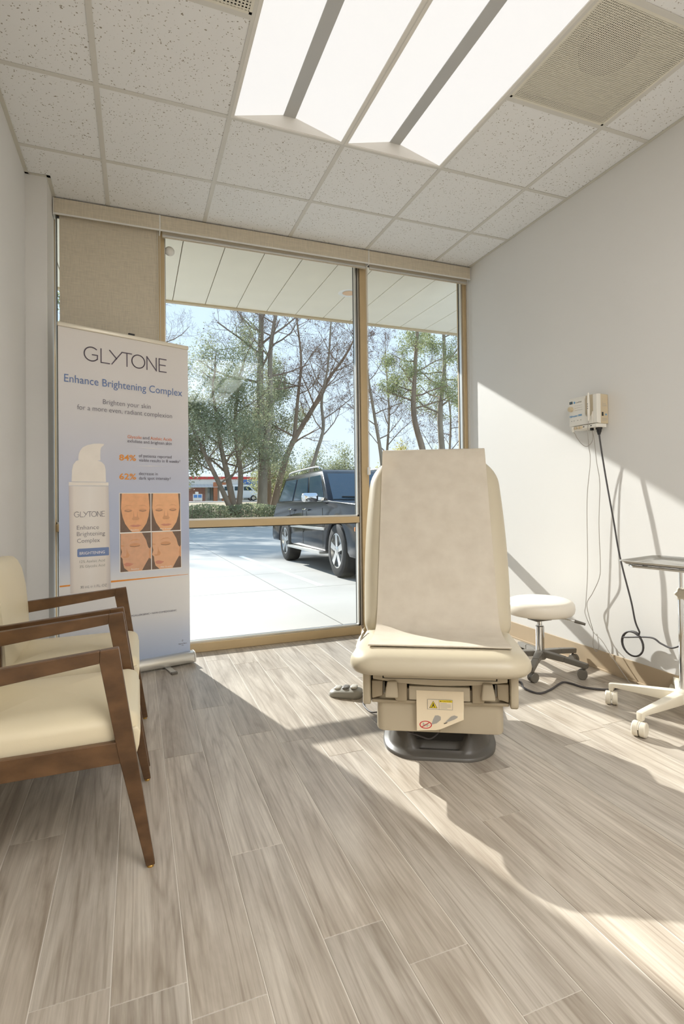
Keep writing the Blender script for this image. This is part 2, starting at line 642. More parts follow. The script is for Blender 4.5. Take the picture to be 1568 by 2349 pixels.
floor = struct(MB().box(XL - 0.1, XR + 0.1, YB - 0.1, YW + 0.11, -0.16, -0.0014).build('floor', mat('plank_joint_glint', (218, 210, 198), 0.5)), 'grey oak plank floor of the exam room', 'floor')  # pale joint colour stands in for the glint off the plank bevels
rng = random.Random(11)
PW, PL = 0.158, 1.22
full = MB().box(-PW / 2 + 0.0014, PW / 2 - 0.0014, -PL / 2 + 0.0008, PL / 2 - 0.0008, -0.0014, 0.0).mesh('floor_plank', M_FLOOR, bevel=0.0008, segs=1)
x = -0.214 - 2 * PW
k = 0
while x < XR:
    x0, x1 = max(x, XL), min(x + PW, XR)
    y = YB - rng.random() * PL
    while y < YW:
        y0, y1 = max(y, YB), min(y + PL, YW)
        if y1 - y0 > 0.03 and x1 - x0 > 0.02:
            if x1 - x0 > PW - 1e-4 and y1 - y0 > PL - 1e-4:
                link('floor_plank', full, floor, loc=((x0 + x1) / 2, (y0 + y1) / 2, 0))
            else:
                w, l = (x1 - x0) / 2, (y1 - y0) / 2
                me = MB().box(-w + 0.0012, w - 0.0012, -l + 0.0008, l - 0.0008, -0.0014, 0).mesh('floor_plank', M_FLOOR, bevel=0.0008, segs=1)
                link('floor_plank', me, floor, loc=((x0 + x1) / 2, (y0 + y1) / 2, 0))
        y += PL
    x += PW

S = 0.6096
ceiling = struct(MB().box(XL - 0.1, XR + 0.1, YB - 0.1, YW + 0.16, 3.14, 3.2).build('ceiling', mat('plenum', (120, 118, 112), 0.9)), 'suspended ceiling of fissured white tiles', 'ceiling')
xs = [XL] + [i * S for i in range(0, 5)] + [XR]
ys = [YW] + [i * S for i in range(2, -11, -1)] + [YB]
tile_full = None
def cell(i, j):
    return xs[i], xs[i + 1], ys[j + 1], ys[j]
# columns: 0 left strip, 1..4 whole tiles, 5 right strip; rows: 0 window strip, 1.. towards the camera
lights_cols = (2, 3)
skip = set()
for c in lights_cols:
    for r in (2, 3, 6, 7, 8, 9, 10, 11):
        skip.add((c, r))
skip.add((4, 3))
skip.add((1, 3))
for i in range(len(xs) - 1):
    for j in range(len(ys) - 1):
        if (i, j) in skip:
            continue
        x0, x1, y0, y1 = cell(i, j)
        w, l = (x1 - x0) / 2 - 0.002, (y1 - y0) / 2 - 0.002
        if l < 0.02:
            continue
        if abs(x1 - x0 - S) < 1e-4 and abs(y1 - y0 - S) < 1e-4:
            if tile_full is None:
                tile_full = MB().box(-w, w, -l, l, 0.003, 0.02).mesh('ceiling_tile', M_TILE)
            me = tile_full
        else:
            me = MB().box(-w, w, -l, l, 0.003, 0.02).mesh('ceiling_tile', M_TILE)
        link('ceiling_tile', me, ceiling, loc=((x0 + x1) / 2, (y0 + y1) / 2, ZC))
for x in xs[1:-1]:
    MB().box(x - 0.012, x + 0.012, YB, YW, ZC, ZC + 0.0025).box(x - 0.001, x + 0.001, YB, YW, ZC + 0.0025, ZC + 0.03).build('main_tee', M_TEE, ceiling)
for j, y in enumerate(ys[1:-1]):
    for i in range(len(xs) - 1):
        if y < 0.62 and i in lights_cols and j in (2, 6, 8, 10):
            continue
        MB().box(xs[i] + (0.012 if i else 0), xs[i + 1] - (0.012 if i < 5 else 0), y - 0.012, y + 0.012, ZC, ZC + 0.0022).build('cross_tee', M_TEE, ceiling)

wall_right = struct(MB().box(XR, XR + 0.12, YB - 0.1, YW + 0.11, 0, 3.14).build('wall_right', M_WALL), 'warm white painted wall on the right', 'wall')
wall_left = struct(MB().box(XL - 0.12, XL, YB - 0.1, YW + 0.11, 0, 3.14).build('wall_left', M_WALL), 'warm white painted wall on the left', 'wall')
wall_back = struct(MB().box(XL, XR, YB - 0.12, YB, 0, 3.14).build('wall_back', M_WALL), 'warm white painted wall behind the viewer', 'wall')
wall_pier = struct(MB().box(XL, -0.322, 1.51, YW + 0.11, 0, 3.14).build('wall_left_pier', M_WALL), 'narrow white pier in the left window corner', 'wall')
struct(MB().box(XR - 0.006, XR, YB, YW - 0.002, 0, 0.118).box(XR - 0.012, XR - 0.006, YB, YW - 0.002, 0, 0.012).build('baseboard_right', M_BASEB, bevel=0.002), 'tan vinyl baseboard along the right wall', 'baseboard')
struct(MB().box(XL, XL + 0.006, YB, 1.505, 0, 0.118).build('baseboard_left', M_BASEB, bevel=0.002), 'tan vinyl baseboard along the left wall', 'baseboard')
M_ANG = mat('wall_angle', (206, 202, 190), 0.5, var=0.01)
struct(MB().box(XR - 0.02, XR, YB, YW, ZC - 0.001, ZC + 0.0015).box(XR - 0.003, XR, YB, YW, ZC, ZC + 0.025).build('trim_1', M_ANG), 'ceiling edge angle along the right wall', 'trim')
struct(MB().box(XL, XL + 0.02, YB, 1.51, ZC - 0.001, ZC + 0.0015).box(-0.322, -0.302, 1.49, YW, ZC - 0.001, ZC + 0.0015).box(XL, -0.302, 1.49, 1.51, ZC - 0.001, ZC + 0.0015).build('trim_2', M_ANG), 'ceiling edge angle along the left wall and pier', 'trim')

# ---------------------------------------------------------------- window wall
win = holder('window_1', 'floor to ceiling aluminium framed window with three bays', 'window')
FY0, FY1, GY = 1.80, 1.905, 1.862
MX = [(-0.322, -0.320), (0.309, 0.349), (1.800, 1.862), (2.751, 2.78)]
for a, b_ in MX:
    MB().box(a, b_, FY0, FY1, 0.0, 3.1).build('mullion', M_FRAME, win, bevel=0.003)
MB().box(1.7835, 1.7995, FY0 + 0.022, FY1 - 0.01, 0.066, 2.93).build('door_stop', M_ALU, win, bevel=0.002)
MB().box(1.777, 1.7833, FY0 + 0.012, FY1 - 0.005, 0.066, 2.93).build('weather_seal', M_GASKET, win)
bays = [(-0.320, 0.309), (0.349, 1.777), (1.862, 2.751)]
for a, b_ in bays:
    MB().box(a, b_, FY0, FY1, 0.0, 0.064).build('window_sill', M_FRAME, win, bevel=0.003)
    MB().box(a, b_, FY0 + 0.005, FY1, 0.869, 0.918).build('middle_rail', M_FRAME, win, bevel=0.003)
    MB().box(a, b_, FY0, FY1, 2.93, 3.1).build('window_head', M_FRAME, win, bevel=0.003)
    for z0, z1 in ((0.064, 0.869), (0.918, 2.93)):
        MB().box(a + 0.001, b_ - 0.001, GY - 0.003, GY + 0.003, z0 + 0.001, z1 - 0.001).build('glass_pane', M_GLASS, win)
        g = 0.009
        bm_ = MB()
        for yy in (GY - 0.011, GY + 0.0035):
            bm_.box(a, a + g, yy, yy + 0.0075, z0, z1).box(b_ - g, b_, yy, yy + 0.0075, z0, z1)
            bm_.box(a + g, b_ - g, yy, yy + 0.0075, z0, z0 + g).box(a + g, b_ - g, yy, yy + 0.0075, z1 - g, z1)
        bm_.build('gasket', M_GASKET, win)
        s_ = MB()
        s_.box(a, a + 0.006, FY0 + 0.02, GY - 0.011, z0, z1).box(b_ - 0.012, b_, FY0 + 0.02, GY - 0.011, z0, z1).box(a, b_, FY0 + 0.02, GY - 0.011, z0, z0 + 0.012)
        s_.build('glazing_bead', M_ALU, win)

# roller blinds under the ceiling: fascia, cloth, hem bar, chain
def blind(x0, x1, label, down, chain_x, zc_):
    t = thing('roller_blind', label, 'blind', ((x0 + x1) / 2, 1.76, 2.88), 0, 'roller blinds over the three window bays')
    cx = (x0 + x1) / 2
    w = (x1 - x0) / 2
    f = MB().box(-w + 0.004, w - 0.004, -0.035, -0.029, 0.008, 0.104).box(-w + 0.004, w - 0.004, -0.029, 0.036, 0.1, 0.104)
    f.build('fascia', M_CLOTH, t, bevel=0.002)
    MB().box(-w, -w + 0.004, -0.036, 0.038, -0.004, 0.105).build('end_cap', M_WHITE, t)
    MB().box(w - 0.004, w, -0.036, 0.038, -0.004, 0.105).build('end_cap', M_WHITE, t)
    MB().box(-w + 0.004, w - 0.004, -0.036, -0.0285, 0.0, 0.009).build('fascia_lip', M_WHITE, t)
    m = Matrix.Rotation(PI / 2, 4, 'Y')
    MB().lathe([(0.024, -w + 0.012), (0.024, w - 0.012)], 18, (0, 0.004, 0.05), m).build('roller_tube', M_CLOTH, t, smooth=40)
    if down:
        MB().box(-w + 0.030, w - 0.012, 0.014, 0.0152, -2.70, 0.06).build('shade_cloth', M_CLOTH, t)
        MB().box(-w + 0.030, w - 0.012, 0.008, 0.02, -2.725, -2.70).build('hem_bar', M_ALU, t, bevel=0.002)
    else:
        MB().box(-w + 0.016, w - 0.016, -0.002, 0.0, -0.032, 0.05).build('shade_cloth', M_CLOTH, t)
        MB().box(-w + 0.016, w - 0.016, -0.008, 0.006, -0.024, -0.010).build('hem_bar', M_ALU, t, bevel=0.002)
    c = MB()
    for dx in (-0.006, 0.006):
        c.tube([(chain_x - cx + dx, -0.012, 0.03), (chain_x - cx + dx * 0.9, -0.012, -1.0), (chain_x - cx + dx * 0.8, -0.012, zc_ - 2.88)], 0.0019, 6)
    c.build('chain', mat('chain_white', (214, 208, 196), 0.5), t, smooth=40)
    MB().box(chain_x - cx - 0.011, chain_x - cx + 0.011, -0.02, 0.002, zc_ - 2.92, zc_ - 2.86).build('chain_tensioner', M_WHITE, t, bevel=0.004, smooth=40)
    return t
blind(-0.318, 0.318, 'tan roller blind lowered over the narrow window bay behind the banner', True, 0.312, 1.0)
blind(0.318, 1.848, 'rolled up tan blind in wide fascia above the widest window bay', False, 1.838, 1.28)
blind(1.848, 2.776, 'rolled up tan blind in fascia at the right wall corner', False, 2.762, 1.22)
tag(MB().lathe([(0.030, 0), (0.034, 0.006), (0.030, 0.018), (0.018, 0.026), (0.004, 0.028)], 20, (0.385, 1.853, 2.80), Matrix.Rotation(PI / 2, 4, 'X')).build('window_sensor', M_WHITE, smooth=40), 'small white round sensor stuck high on the window glass', 'sensor')

# ---------------------------------------------------------------- soffit outside, above the window
sof = holder('soffit', 'cream panelled soffit outside above the window', 'soffit')
M_SOF = mat('soffit_cream', (236, 229, 212), 0.6, var=0.015)
SP = 0.3048
sp_me = MB().box(-SP / 2 + 0.003, SP / 2 - 0.003, 1.92, 3.35, 2.98, 3.0).mesh('soffit_panel', M_SOF, bevel=0.002, segs=1)
for i in range(-10, 22):
    link('soffit_panel', sp_me, sof, loc=(0.494 + SP / 2 + i * SP, 0, 0))
MB().box(-2.7, 7.3, 1.915, 3.40, 3.0, 3.3).build('roof_slab', mat('soffit_gap', (150, 134, 104), 0.8), sof)
MB().box(-2.7, 7.3, 3.35, 3.40, 2.965, 3.3).build('fascia_board', mat('fascia_tan', (196, 178, 146), 0.6), sof)
t = thing('soffit_downlight', 'round recessed downlight in the cream soffit outside', 'light', (2.02, 2.60, 2.98))
MB().lathe([(0.062, 0.0), (0.095, -0.002), (0.10, 0.0), (0.10, 0.004), (0.062, 0.004)], 28).build('trim_ring', M_WHITE, t, smooth=30)
MB().lathe([(0.060, -0.001), (0.05, -0.0015), (0.01, -0.0018)], 24).build('lens', mat('amber_lens', (232, 196, 160), 0.4), t, smooth=30)

# ---------------------------------------------------------------- ceiling fixtures
M_DIFF = emat('troffer_diffuser', LAMP_COLOR, LAMP_DIM)
M_DIFF_FILL = emat('troffer_diffuser_fill', LAMP_COLOR, LAMP_FILL)
M_PAN = mat('troffer_white', (228, 224, 216), 0.5, var=0.01)
M_STRIP = mat('troffer_strip', (186, 186, 184), 0.45, var=0.01)
def troffer(x0, y0, label, dm):
    """2 by 4 foot recessed troffer: two diffusers sloping up to a grey spine, triangular end plates"""
    t = thing('ceiling_light', label, 'ceiling light', (x0 + S / 2, y0 + S, ZC), 0, 'recessed ceiling troffers')
    w, l, h, s = S / 2 - 0.003, S - 0.003, 0.072, 0.030
    fr = MB()
    fr.box(-w, -w + 0.016, -l, l, -0.001, 0.006).box(w - 0.016, w, -l, l, -0.001, 0.006)
    fr.box(-w + 0.016, w - 0.016, -l, -l + 0.01, -0.001, 0.006).box(-w + 0.016, w - 0.016, l - 0.01, l, -0.001, 0.006)
    fr.build('frame', M_PAN, t)
    for sg in (-1, 1):
        p = [(sg * (w - 0.014), 0.004), (sg * s, h), (sg * s, h + 0.003), (sg * (w - 0.014), 0.008)]
        MB().prism(p, -l + 0.012, l - 0.012).build('diffuser', dm, t)
    MB().box(-s - 0.002, s + 0.002, -l + 0.012, l - 0.012, h - 0.004, h + 0.006).build('spine', M_STRIP, t)
    for sg in (-1, 1):
        MB().prism([(-w + 0.014, 0.003), (w - 0.014, 0.003), (s, h + 0.004), (-s, h + 0.004)], sg * (l - 0.012), sg * (l - 0.004)).build('end_plate', M_PAN, t)
    MB().box(-w, w, -l, l, 0.09, 0.096).box(-w, -w + 0.002, -l, l, 0.006, 0.09).box(w - 0.002, w, -l, l, 0.006, 0.09).build('housing', M_PAN, t)
    return t
troffer(S, -S, 'lit white recessed troffer, the left one of the pair above', M_DIFF)
troffer(2 * S, -S, 'lit white recessed troffer, the right one beside the perforated vent', M_DIFF)
for r_, w_ in ((-5, 'first'), (-7, 'second'), (-9, 'third')):  # out-of-view troffers, added only to brighten the room
    troffer(S, r_ * S, 'added fill light troffer in the %s row behind the viewer, nearer the left wall' % w_, M_DIFF_FILL)
    troffer(2 * S, r_ * S, 'added fill light troffer in the %s row behind the viewer, nearer the right wall' % w_, M_DIFF_FILL)

M_PERF = mat('perforated_metal', (226, 221, 206), 0.5, var=0.02)
def vent(x0, y0, label, n=62, disc=None):
    t = thing('air_vent', label, 'vent', (x0 + S / 2, y0 + S / 2, ZC), 0, 'perforated ceiling vents')
    w = S / 2 - 0.012
    fr = MB()
    fr.box(-w, -w + 0.012, -w, w, 0.0, 0.004).box(w - 0.012, w, -w, w, 0, 0.004).box(-w, w, -w, -w + 0.012, 0, 0.004).box(-w, w, w - 0.012, w, 0, 0.004)
    fr.build('frame', M_PERF, t)
    a = w - 0.012
    p = 2 * a / n
    g = MB()
    for i in range(n):
        c = -a + (i + 0.5) * p
        g.box(c - p * 0.24, c + p * 0.24, -a, a, 0.0012, 0.002)
        g.box(-a, a, c - p * 0.24, c + p * 0.24, 0.0008, 0.0016)
    g.build('perforated_face', M_PERF, t, fix=False)
    MB().box(-w, w, -w, w, 0.05, 0.054).build('back_pan', mat('vent_pan', (214, 208, 192), 0.7), t)
    MB().lathe([(0.125, 0.012), (0.125, 0.0505)], 40, (-0.035, -0.06, 0)).build('duct_collar', mat('duct_dark', (70, 70, 68), 0.7), t, smooth=40) if disc else None
    return t
vent(3 * S, -S, 'square perforated metal ceiling vent with dark round duct beside the lights', disc=True)
vent(0, -S, 'perforated metal ceiling vent at the top edge, left of the lights', n=40)

# ---------------------------------------------------------------- waiting chairs
M_CREAM = mat('cream_vinyl', (226, 213, 182), 0.42, var=0.02, scale=3, bump=0.04, bscale=300)
def waiting_chair(y0, label):
    """y0 = near side frame; local x forward (into the room), z up; 0.55 m wide"""
    t = thing('waiting_chair', label, 'chair', (0, y0 + 0.275, 0), 0, 'waiting chairs along the left wall')
    W = 0.275
    th = 0.024
    for sg in (-1, 1):
        ya, yb = (sg * W, sg * (W - th))
        MB().prism([(0.205, 0.008), (0.180, 0.008), (0.107, 0.345), (0.0607, 0.6075), (0.062, 0.6435), (0.111, 0.6475)], ya, yb).build('front_leg', M_WALNUT, t, bevel=0.0025)
        MB().prism([(0.0607, 0.6075), (0.062, 0.6435), (-0.31, 0.612), (-0.31, 0.560)], ya, yb).build('armrest', M_WALNUT, t, bevel=0.0025)
        MB().prism([(-0.395, 0.008), (-0.420, 0.008), (-0.352, 0.345), (-0.350, 0.609), (-0.302, 0.613), (-0.302, 0.345)], ya, yb).build('rear_leg', M_WALNUT, t, bevel=0.0025)
        MB().prism([(0.122, 0.316), (0.108, 0.378), (-0.318, 0.380), (-0.318, 0.318)], ya - sg * 0.002, yb + sg * 0.002).build('side_rail', M_WALNUT, t, bevel=0.002)
        for fx in (0.1925, -0.4075):
            MB().lathe([(0.010, 0), (0.010, 0.004), (0.006, 0.009)], 12, (fx, sg * (W - th / 2), 0)).build('glide', mat('brass_glide', (190, 150, 80), 0.35, metal=0.7), t)
    w = W - th - 0.004
    for fx in (0.10, -0.33):
        MB().box(fx - 0.012, fx + 0.012, -w - 0.003, w + 0.003, 0.316, 0.348).build('cross_rail', M_WALNUT, t, bevel=0.002)
    # seat cushion, its front rolled down over the rail
    o = resample(rrect(-0.33, 0.165, -w, w, 0.045, 6), 0.03)
    MB().levels(o, [(0.010, 0.350), (0.002, 0.355), (0.0, 0.37), (0.0, 0.414), (0.004, 0.427), (0.013, 0.437), (0.026, 0.443), (0.040, 0.447)], 0.020, 7).build('seat', M_CREAM, t, smooth=50)
    q = MB()
    prof = [(0.128, 0.30), (0.138, 0.297), (0.150, 0.303), (0.164, 0.35), (0.168, 0.39), (0.160, 0.405), (0.125, 0.40), (0.122, 0.35)]
    q.prism(prof, -w, w).build('seat_front_roll', M_CREAM, t, bevel=0.006, segs=2, smooth=50)
    # back cushion, leaning, with a soft rounded top edge
    prof = [(-0.275, 0.40), (-0.282, 0.50), (-0.288, 0.60), (-0.300, 0.70), (-0.318, 0.775), (-0.340, 0.815), (-0.362, 0.832), (-0.386, 0.832), (-0.404, 0.815), (-0.404, 0.74), (-0.385, 0.60), (-0.365, 0.45), (-0.355, 0.40)]
    rows = []
    b = MB()
    ny = 9
    n = len(prof)
    for j in range(ny):
        u = -1 + 2 * j / (ny - 1)
        e = abs(u) ** 6
        yy = u * w
        for (px, pz) in prof:
            cxm, czm = -0.34, 0.62
            b.v.append((px + (cxm - px) * 0.22 * e, yy, pz + (czm - pz) * 0.05 * e))
    for j in range(ny - 1):
        for i in range(n):
            b.f.append((j * n + i, j * n + (i + 1) % n, (j + 1) * n + (i + 1) % n, (j + 1) * n + i))
    b.f.append(tuple(range(n)))
    b.f.append(tuple((ny - 1) * n + i for i in range(n)))
    b.build('backrest', M_CREAM, t, smooth=60)
    return t
waiting_chair(-0.44, 'cream vinyl waiting chair with dark walnut frame, the nearest at the lower left')
waiting_chair(0.19, 'cream vinyl waiting chair with dark walnut frame, beside the tall banner')

# ---------------------------------------------------------------- examination chair
M_BEIGE = mat('beige_upholstery', (193, 182, 158), 0.38, var=0.012, scale=3)
M_SHELL = mat('beige_shell', (194, 182, 158), 0.45, var=0.012)
M_SHELL2 = mat('beige_shell_warm', (170, 156, 131), 0.5, var=0.012)
M_BASE = mat('charcoal_base', (84, 80, 74), 0.38, var=0.04)
M_DARK = mat('dark_gap', (40, 37, 33), 0.8)
CH_LOC, CH_RZ = (1.29, -0.215, 0.0), math.radians(-29)
ec = thing('exam_chair', 'beige powered examination chair with reclined back on charcoal base', 'exam chair', CH_LOC, CH_RZ)
o = resample(rrect(-0.243, 0.243, 0.0, 0.93, [0.13, 0.13, 0.10, 0.10], 8), 0.022)
bb = MB().levels(o, [(0.0, 0.0), (0.0, 0.008), (0.006, 0.014), (0.022, 0.020), (0.030, 0.034), (0.040, 0.080), (0.052, 0.108), (0.075, 0.120)], 0.0, 9)
nv = []
for (x, y, z) in bb.v:
    k = max(0.0, min(1.0, (0.135 - abs(x)) / 0.05)) * max(0.0, min(1.0, (z - 0.03) / 0.03)) * (1 if y < 0.5 else 0)
    nv.append((x * (0.86 + 0.14 * min(1, (y + 0.02) / 0.2)), y + 0.02 * k, z - 0.055 * k * k * (3 - 2 * k)))
bb.v = nv
bb.build('base', M_BASE, ec, smooth=45)
o = rrect(-0.252, 0.252, -0.03, 0.62, [0.035, 0.035, 0.03, 0.03], 6)
MB().levels(o, [(0.004, 0.128), (0.0, 0.134), (0.0, 0.30)], 0, 2).build('column_cover', M_SHELL, ec, smooth=40)
MB().box(-0.13, 0.13, 0.06, 0.60, 0.06, 0.135).build('lift_column', M_DARK, ec)
MB().box(-0.0012, 0.0012, -0.0312, -0.0295, 0.130, 0.20).build('cover_seam', M_SHELL2, ec)
MB().lathe([(0.0055, 0.0), (0.005, 0.002), (0.002, 0.003)], 12, (0.012, -0.0295, 0.168), Matrix.Rotation(PI / 2, 4, 'X')).build('screw', M_CHROME, ec, smooth=40)
for sg in (-1, 1):
    xa, xb = sg * 0.272, sg * 0.302
    MB().prism([(-0.062, 0.246), (-0.068, 0.262), (-0.072, 0.385), (0.55, 0.385), (0.55, 0.25), (-0.05, 0.240)], xa, xb, 'yz').build('side_panel', M_SHELL, ec, bevel=0.006, smooth=40)
# front of the carriage: recess, drawer, curved cross bar, stirrup housings
MB().box(-0.272, 0.272, -0.012, 0.5, 0.246, 0.392).build('carriage', M_DARK, ec)
MB().box(-0.268, 0.268, -0.045, -0.010, 0.246, 0.258).build('carriage_floor', M_SHELL2, ec, bevel=0.003)
arc = [(-0.262, 0.345), (-0.262, 0.378)] + [(x / 10 * 0.262, 0.386) for x in range(-9, 10, 3)] + [(0.262, 0.378), (0.262, 0.345)] + [(x / 10 * 0.262, 0.345 - 0.020 * (1 - (x / 10) ** 2)) for x in range(8, -9, -2)]
MB().prism(arc, -0.062, -0.014).build('cross_bar', M_SHELL, ec, bevel=0.003, smooth=35)
MB().box(-0.223, 0.223, -0.0632, -0.0610, 0.3495, 0.3805).build('drawer_gap_shade', M_DARK, ec)  # dark sheet painting the shade in the gap around the drawer
MB().prism([(-0.218, 0.354), (0.218, 0.354), (0.216, 0.376), (-0.216, 0.376)], -0.074, -0.060).build('footrest_drawer', M_SHELL, ec, bevel=0.004, smooth=35)
MB().box(-0.119, 0.119, -0.054, -0.020, 0.264, 0.318).build('front_panel', M_SHELL, ec, bevel=0.003, smooth=35)
for sg in (-1, 1):
    h = MB()
    h.prism([(sg * 0.268, 0.262), (sg * 0.268, 0.334), (sg * 0.222, 0.334), (sg * 0.224, 0.275)], -0.050, -0.016)
    h.build('stirrup_housing', M_SHELL2, ec, bevel=0.005, smooth=35)
    MB().prism([(sg * 0.127, 0.256), (sg * 0.127, 0.334), (sg * 0.180, 0.338), (sg * 0.186, 0.30), (sg * 0.172, 0.258)], -0.056, -0.016).build('stirrup_housing', M_SHELL2, ec, bevel=0.006, smooth=35)
    MB().prism([(sg * 0.160, 0.276), (sg * 0.214, 0.276), (sg * 0.212, 0.300), (sg * 0.204, 0.340), (sg * 0.166, 0.342)], -0.076, -0.056).build('stirrup', M_SHELL, ec, bevel=0.007, segs=3, smooth=40)
    MB().tube([(sg * 0.218, -0.04, 0.285), (sg * 0.218, -0.04, 0.33)], 0.005, 8).build('stirrup_pin', M_STEEL, ec, smooth=40)
MB().box(-0.26, 0.26, -0.07, 0.45, 0.380, 0.394).build('seat_frame', M_SHELL2, ec, bevel=0.003)
# seat cushion
o = []
for (x, y) in resample(rrect(-0.352, 0.352, -0.165, 0.47, [0.105, 0.105, 0.095, 0.095], 8), 0.03):
    o.append((x * (1.0 - 0.07 * max(0, (y + 0.05)) / 0.5), y - 0.012 * (1 - (x / 0.352) ** 2) * (1 if y < 0 else 0)))
st = MB().levels(o, [(0.035, 0.388), (0.012, 0.391), (0.002, 0.402), (0.0, 0.416), (0.003, 0.432), (0.013, 0.448), (0.030, 0.461), (0.055, 0.469), (0.09, 0.474)], 0.002, 7)
st.build('seat', M_BEIGE, ec, smooth=60)
# back cushion, tilted about its foot
LEAN = math.radians(29.8)
BM = Matrix.Translation((0, 0.205, 0.462)) @ Matrix.Rotation(-LEAN, 4, 'X') @ Matrix.Rotation(PI / 2, 4, 'X')   # local (x, up along the back, out of the front face)
bo = []
for (x, y) in resample(rrect(-0.335, 0.335, -0.02, 0.965, [0.095, 0.095, 0.165, 0.165], 10), 0.03):
    tp = y / 0.965
    bo.append((x * (0.98 + 0.05 * math.sin(PI * min(1, max(0, tp)))), y + 0.018 * (1 - (x / 0.335) ** 2) * (tp > 0.9)))
bk = MB().levels(bo, [(0.03, -0.108), (0.008, -0.101), (0.0, -0.088), (0.0, -0.070), (0.003, -0.052), (0.012, -0.035), (0.026, -0.0205), (0.045, -0.0094), (0.067, -0.0024), (0.09, 0.0)], 0.001, 7)
bk.xf(BM).build('backrest', M_BEIGE, ec, smooth=60)
sh = MB().levels(resample(rrect(-0.29, 0.29, 0.0, 0.90, 0.12, 6), 0.05), [(0.03, -0.125), (0.0, -0.115), (0.0, -0.10)], 0, 2)
sh.xf(BM).build('back_shell', M_SHELL2, ec, smooth=40)
MB().bar((0, 0.50, 0.30), (0, 0.62, 0.86), 0.26, 0.05, (0, 1, 0)).build('back_support', M_SHELL2, ec, bevel=0.01)
# loose corner of vinyl where back meets seat
g = []
for i in range(5):
    row = []
    for j in range(5):
        row.append((-0.325 - 0.020 * i / 4 + 0.004 * math.sin(j * 2), 0.22 - 0.022 * i - 0.012 * j, 0.478 - 0.012 * i + 0.006 * math.sin(i * 1.7 + j * 1.3)))
    g.append(row)
MB().sheet(g, 0.002).build('vinyl_flap', M_BEIGE, ec, smooth=60)
# power cord over the floor to the wall, given in the room and turned into the chair's frame
inv = (Matrix.Translation(CH_LOC) @ Matrix.Rotation(CH_RZ, 4, 'Z')).inverted()
cord = [(1.86, 0.55, 0.05), (2.02, 0.50, 0.008), (2.178, 0.419, 0.006), (2.14, 0.327, 0.006), (2.139, 0.254, 0.006), (2.168, 0.219, 0.006), (2.252, 0.241, 0.006), (2.349, 0.288, 0.006), (2.402, 0.305, 0.006), (2.426, 0.27, 0.006), (2.445, 0.193, 0.006), (2.527, 0.12, 0.006), (2.602, 0.117, 0.006), (2.70, 0.125, 0.006), (2.745, 0.085, 0.006), (2.76, -0.02, 0.006), (2.76, -0.16, 0.006), (2.755, -0.26, 0.03)]
MB().tube([inv @ p for p in catmull(cord, 5)], 0.0055, 8).build('power_cord', M_CORD, ec, smooth=60)
MB().tube(catmull([(-0.19, 0.10, 0.118), (-0.14, 0.02, 0.112), (-0.08, 0.004, 0.098), (-0.04, -0.005, 0.092), (-0.01, 0.0, 0.11), (0.0, 0.02, 0.125)], 6), 0.0032, 8).build('hanging_wire', M_CORD, ec, smooth=60)

# warning sheet on the front of the chair
M_SHEET = mat('sheet_cream', (238, 222, 192), 0.6, var=0.01)
M_YEL = mat('caution_yellow', (240, 214, 30), 0.5, var=0.01)
M_RED = mat('sign_red', (206, 44, 52), 0.5, var=0.01)
M_GRY = mat('print_grey', (168, 164, 156), 0.5, var=0.01)
M_INK = mat('print_ink', (60, 56, 52), 0.6, var=0.01)
ws = thing('warning_sheet', 'curled cream warning sheet with yellow caution label hanging on the exam chair front', 'warning label', CH_LOC, CH_RZ)
rows = []
for i in range(15):
    v = i / 14
    row = []
    for j in range(11):
        u = j / 10
        zt = 0.303
        zb = 0.146 + 0.012 * u + 0.045 * max(0, u - 0.45) / 0.55
        z = zt + (zb - zt) * v
        x = -0.090 + 0.184 * u - 0.012 * max(0, v - 0.6) * max(0, u - 0.5)
        y = -0.0552 - 0.004 * math.sin(v * 2.2) - 0.03 * (max(0, v - 0.72) / 0.28) ** 2 * max(0, u - 0.35)
        row.append((x, y, z))
    rows.append(row)
MB().sheet(rows, -0.0004).build('sheet', M_SHEET, ws, smooth=60)
def flat(poly, y, m, name, th=0.0003):
    return MB().prism(poly, y, y - th).build(name, m, ws)
Y1 = -0.0602
flat([(-0.047, 0.232), (0.051, 0.232), (0.051, 0.271), (-0.047, 0.271)], Y1, M_GRY, 'label_border')
flat([(-0.0455, 0.2335), (-0.003, 0.2335), (-0.003, 0.2695), (-0.0455, 0.2695)], Y1 - 0.0003, M_SHEET, 'label_panel')
flat([(-0.001, 0.2335), (0.0495, 0.2335), (0.0495, 0.2695), (-0.001, 0.2695)], Y1 - 0.0003, M_SHEET, 'label_panel')
flat([(-0.001, 0.2610), (0.0495, 0.2610), (0.0495, 0.2695), (-0.001, 0.2695)], Y1 - 0.0006, M_YEL, 'label_header')
flat([(-0.0405, 0.2375), (-0.0085, 0.2375), (-0.0245, 0.2660)], Y1 - 0.0006, M_INK, 'warning_triangle')
flat([(-0.0380, 0.2388), (-0.0110, 0.2388), (-0.0245, 0.2632)], Y1 - 0.0009, M_YEL, 'warning_triangle')
flat([(-0.0255, 0.2580), (-0.0235, 0.2580), (-0.0210, 0.2480), (-0.0170, 0.2400), (-0.0195, 0.2400), (-0.0245, 0.2465), (-0.0300, 0.2400), (-0.0325, 0.2400), (-0.0280, 0.2480)], Y1 - 0.0012, M_INK, 'warning_figure')
RX = Matrix.Rotation(PI / 2, 4, 'X')
text_mesh('lettering', 'CAUTION', 0.0072, M_INK, ws, Matrix.Translation((0.011, Y1 - 0.0010, 0.2628)) @ RX, width=0.034)
flat([(0.002, 0.2628), (0.008, 0.2628), (0.005, 0.2682)], Y1 - 0.0009, M_INK, 'header_triangle')
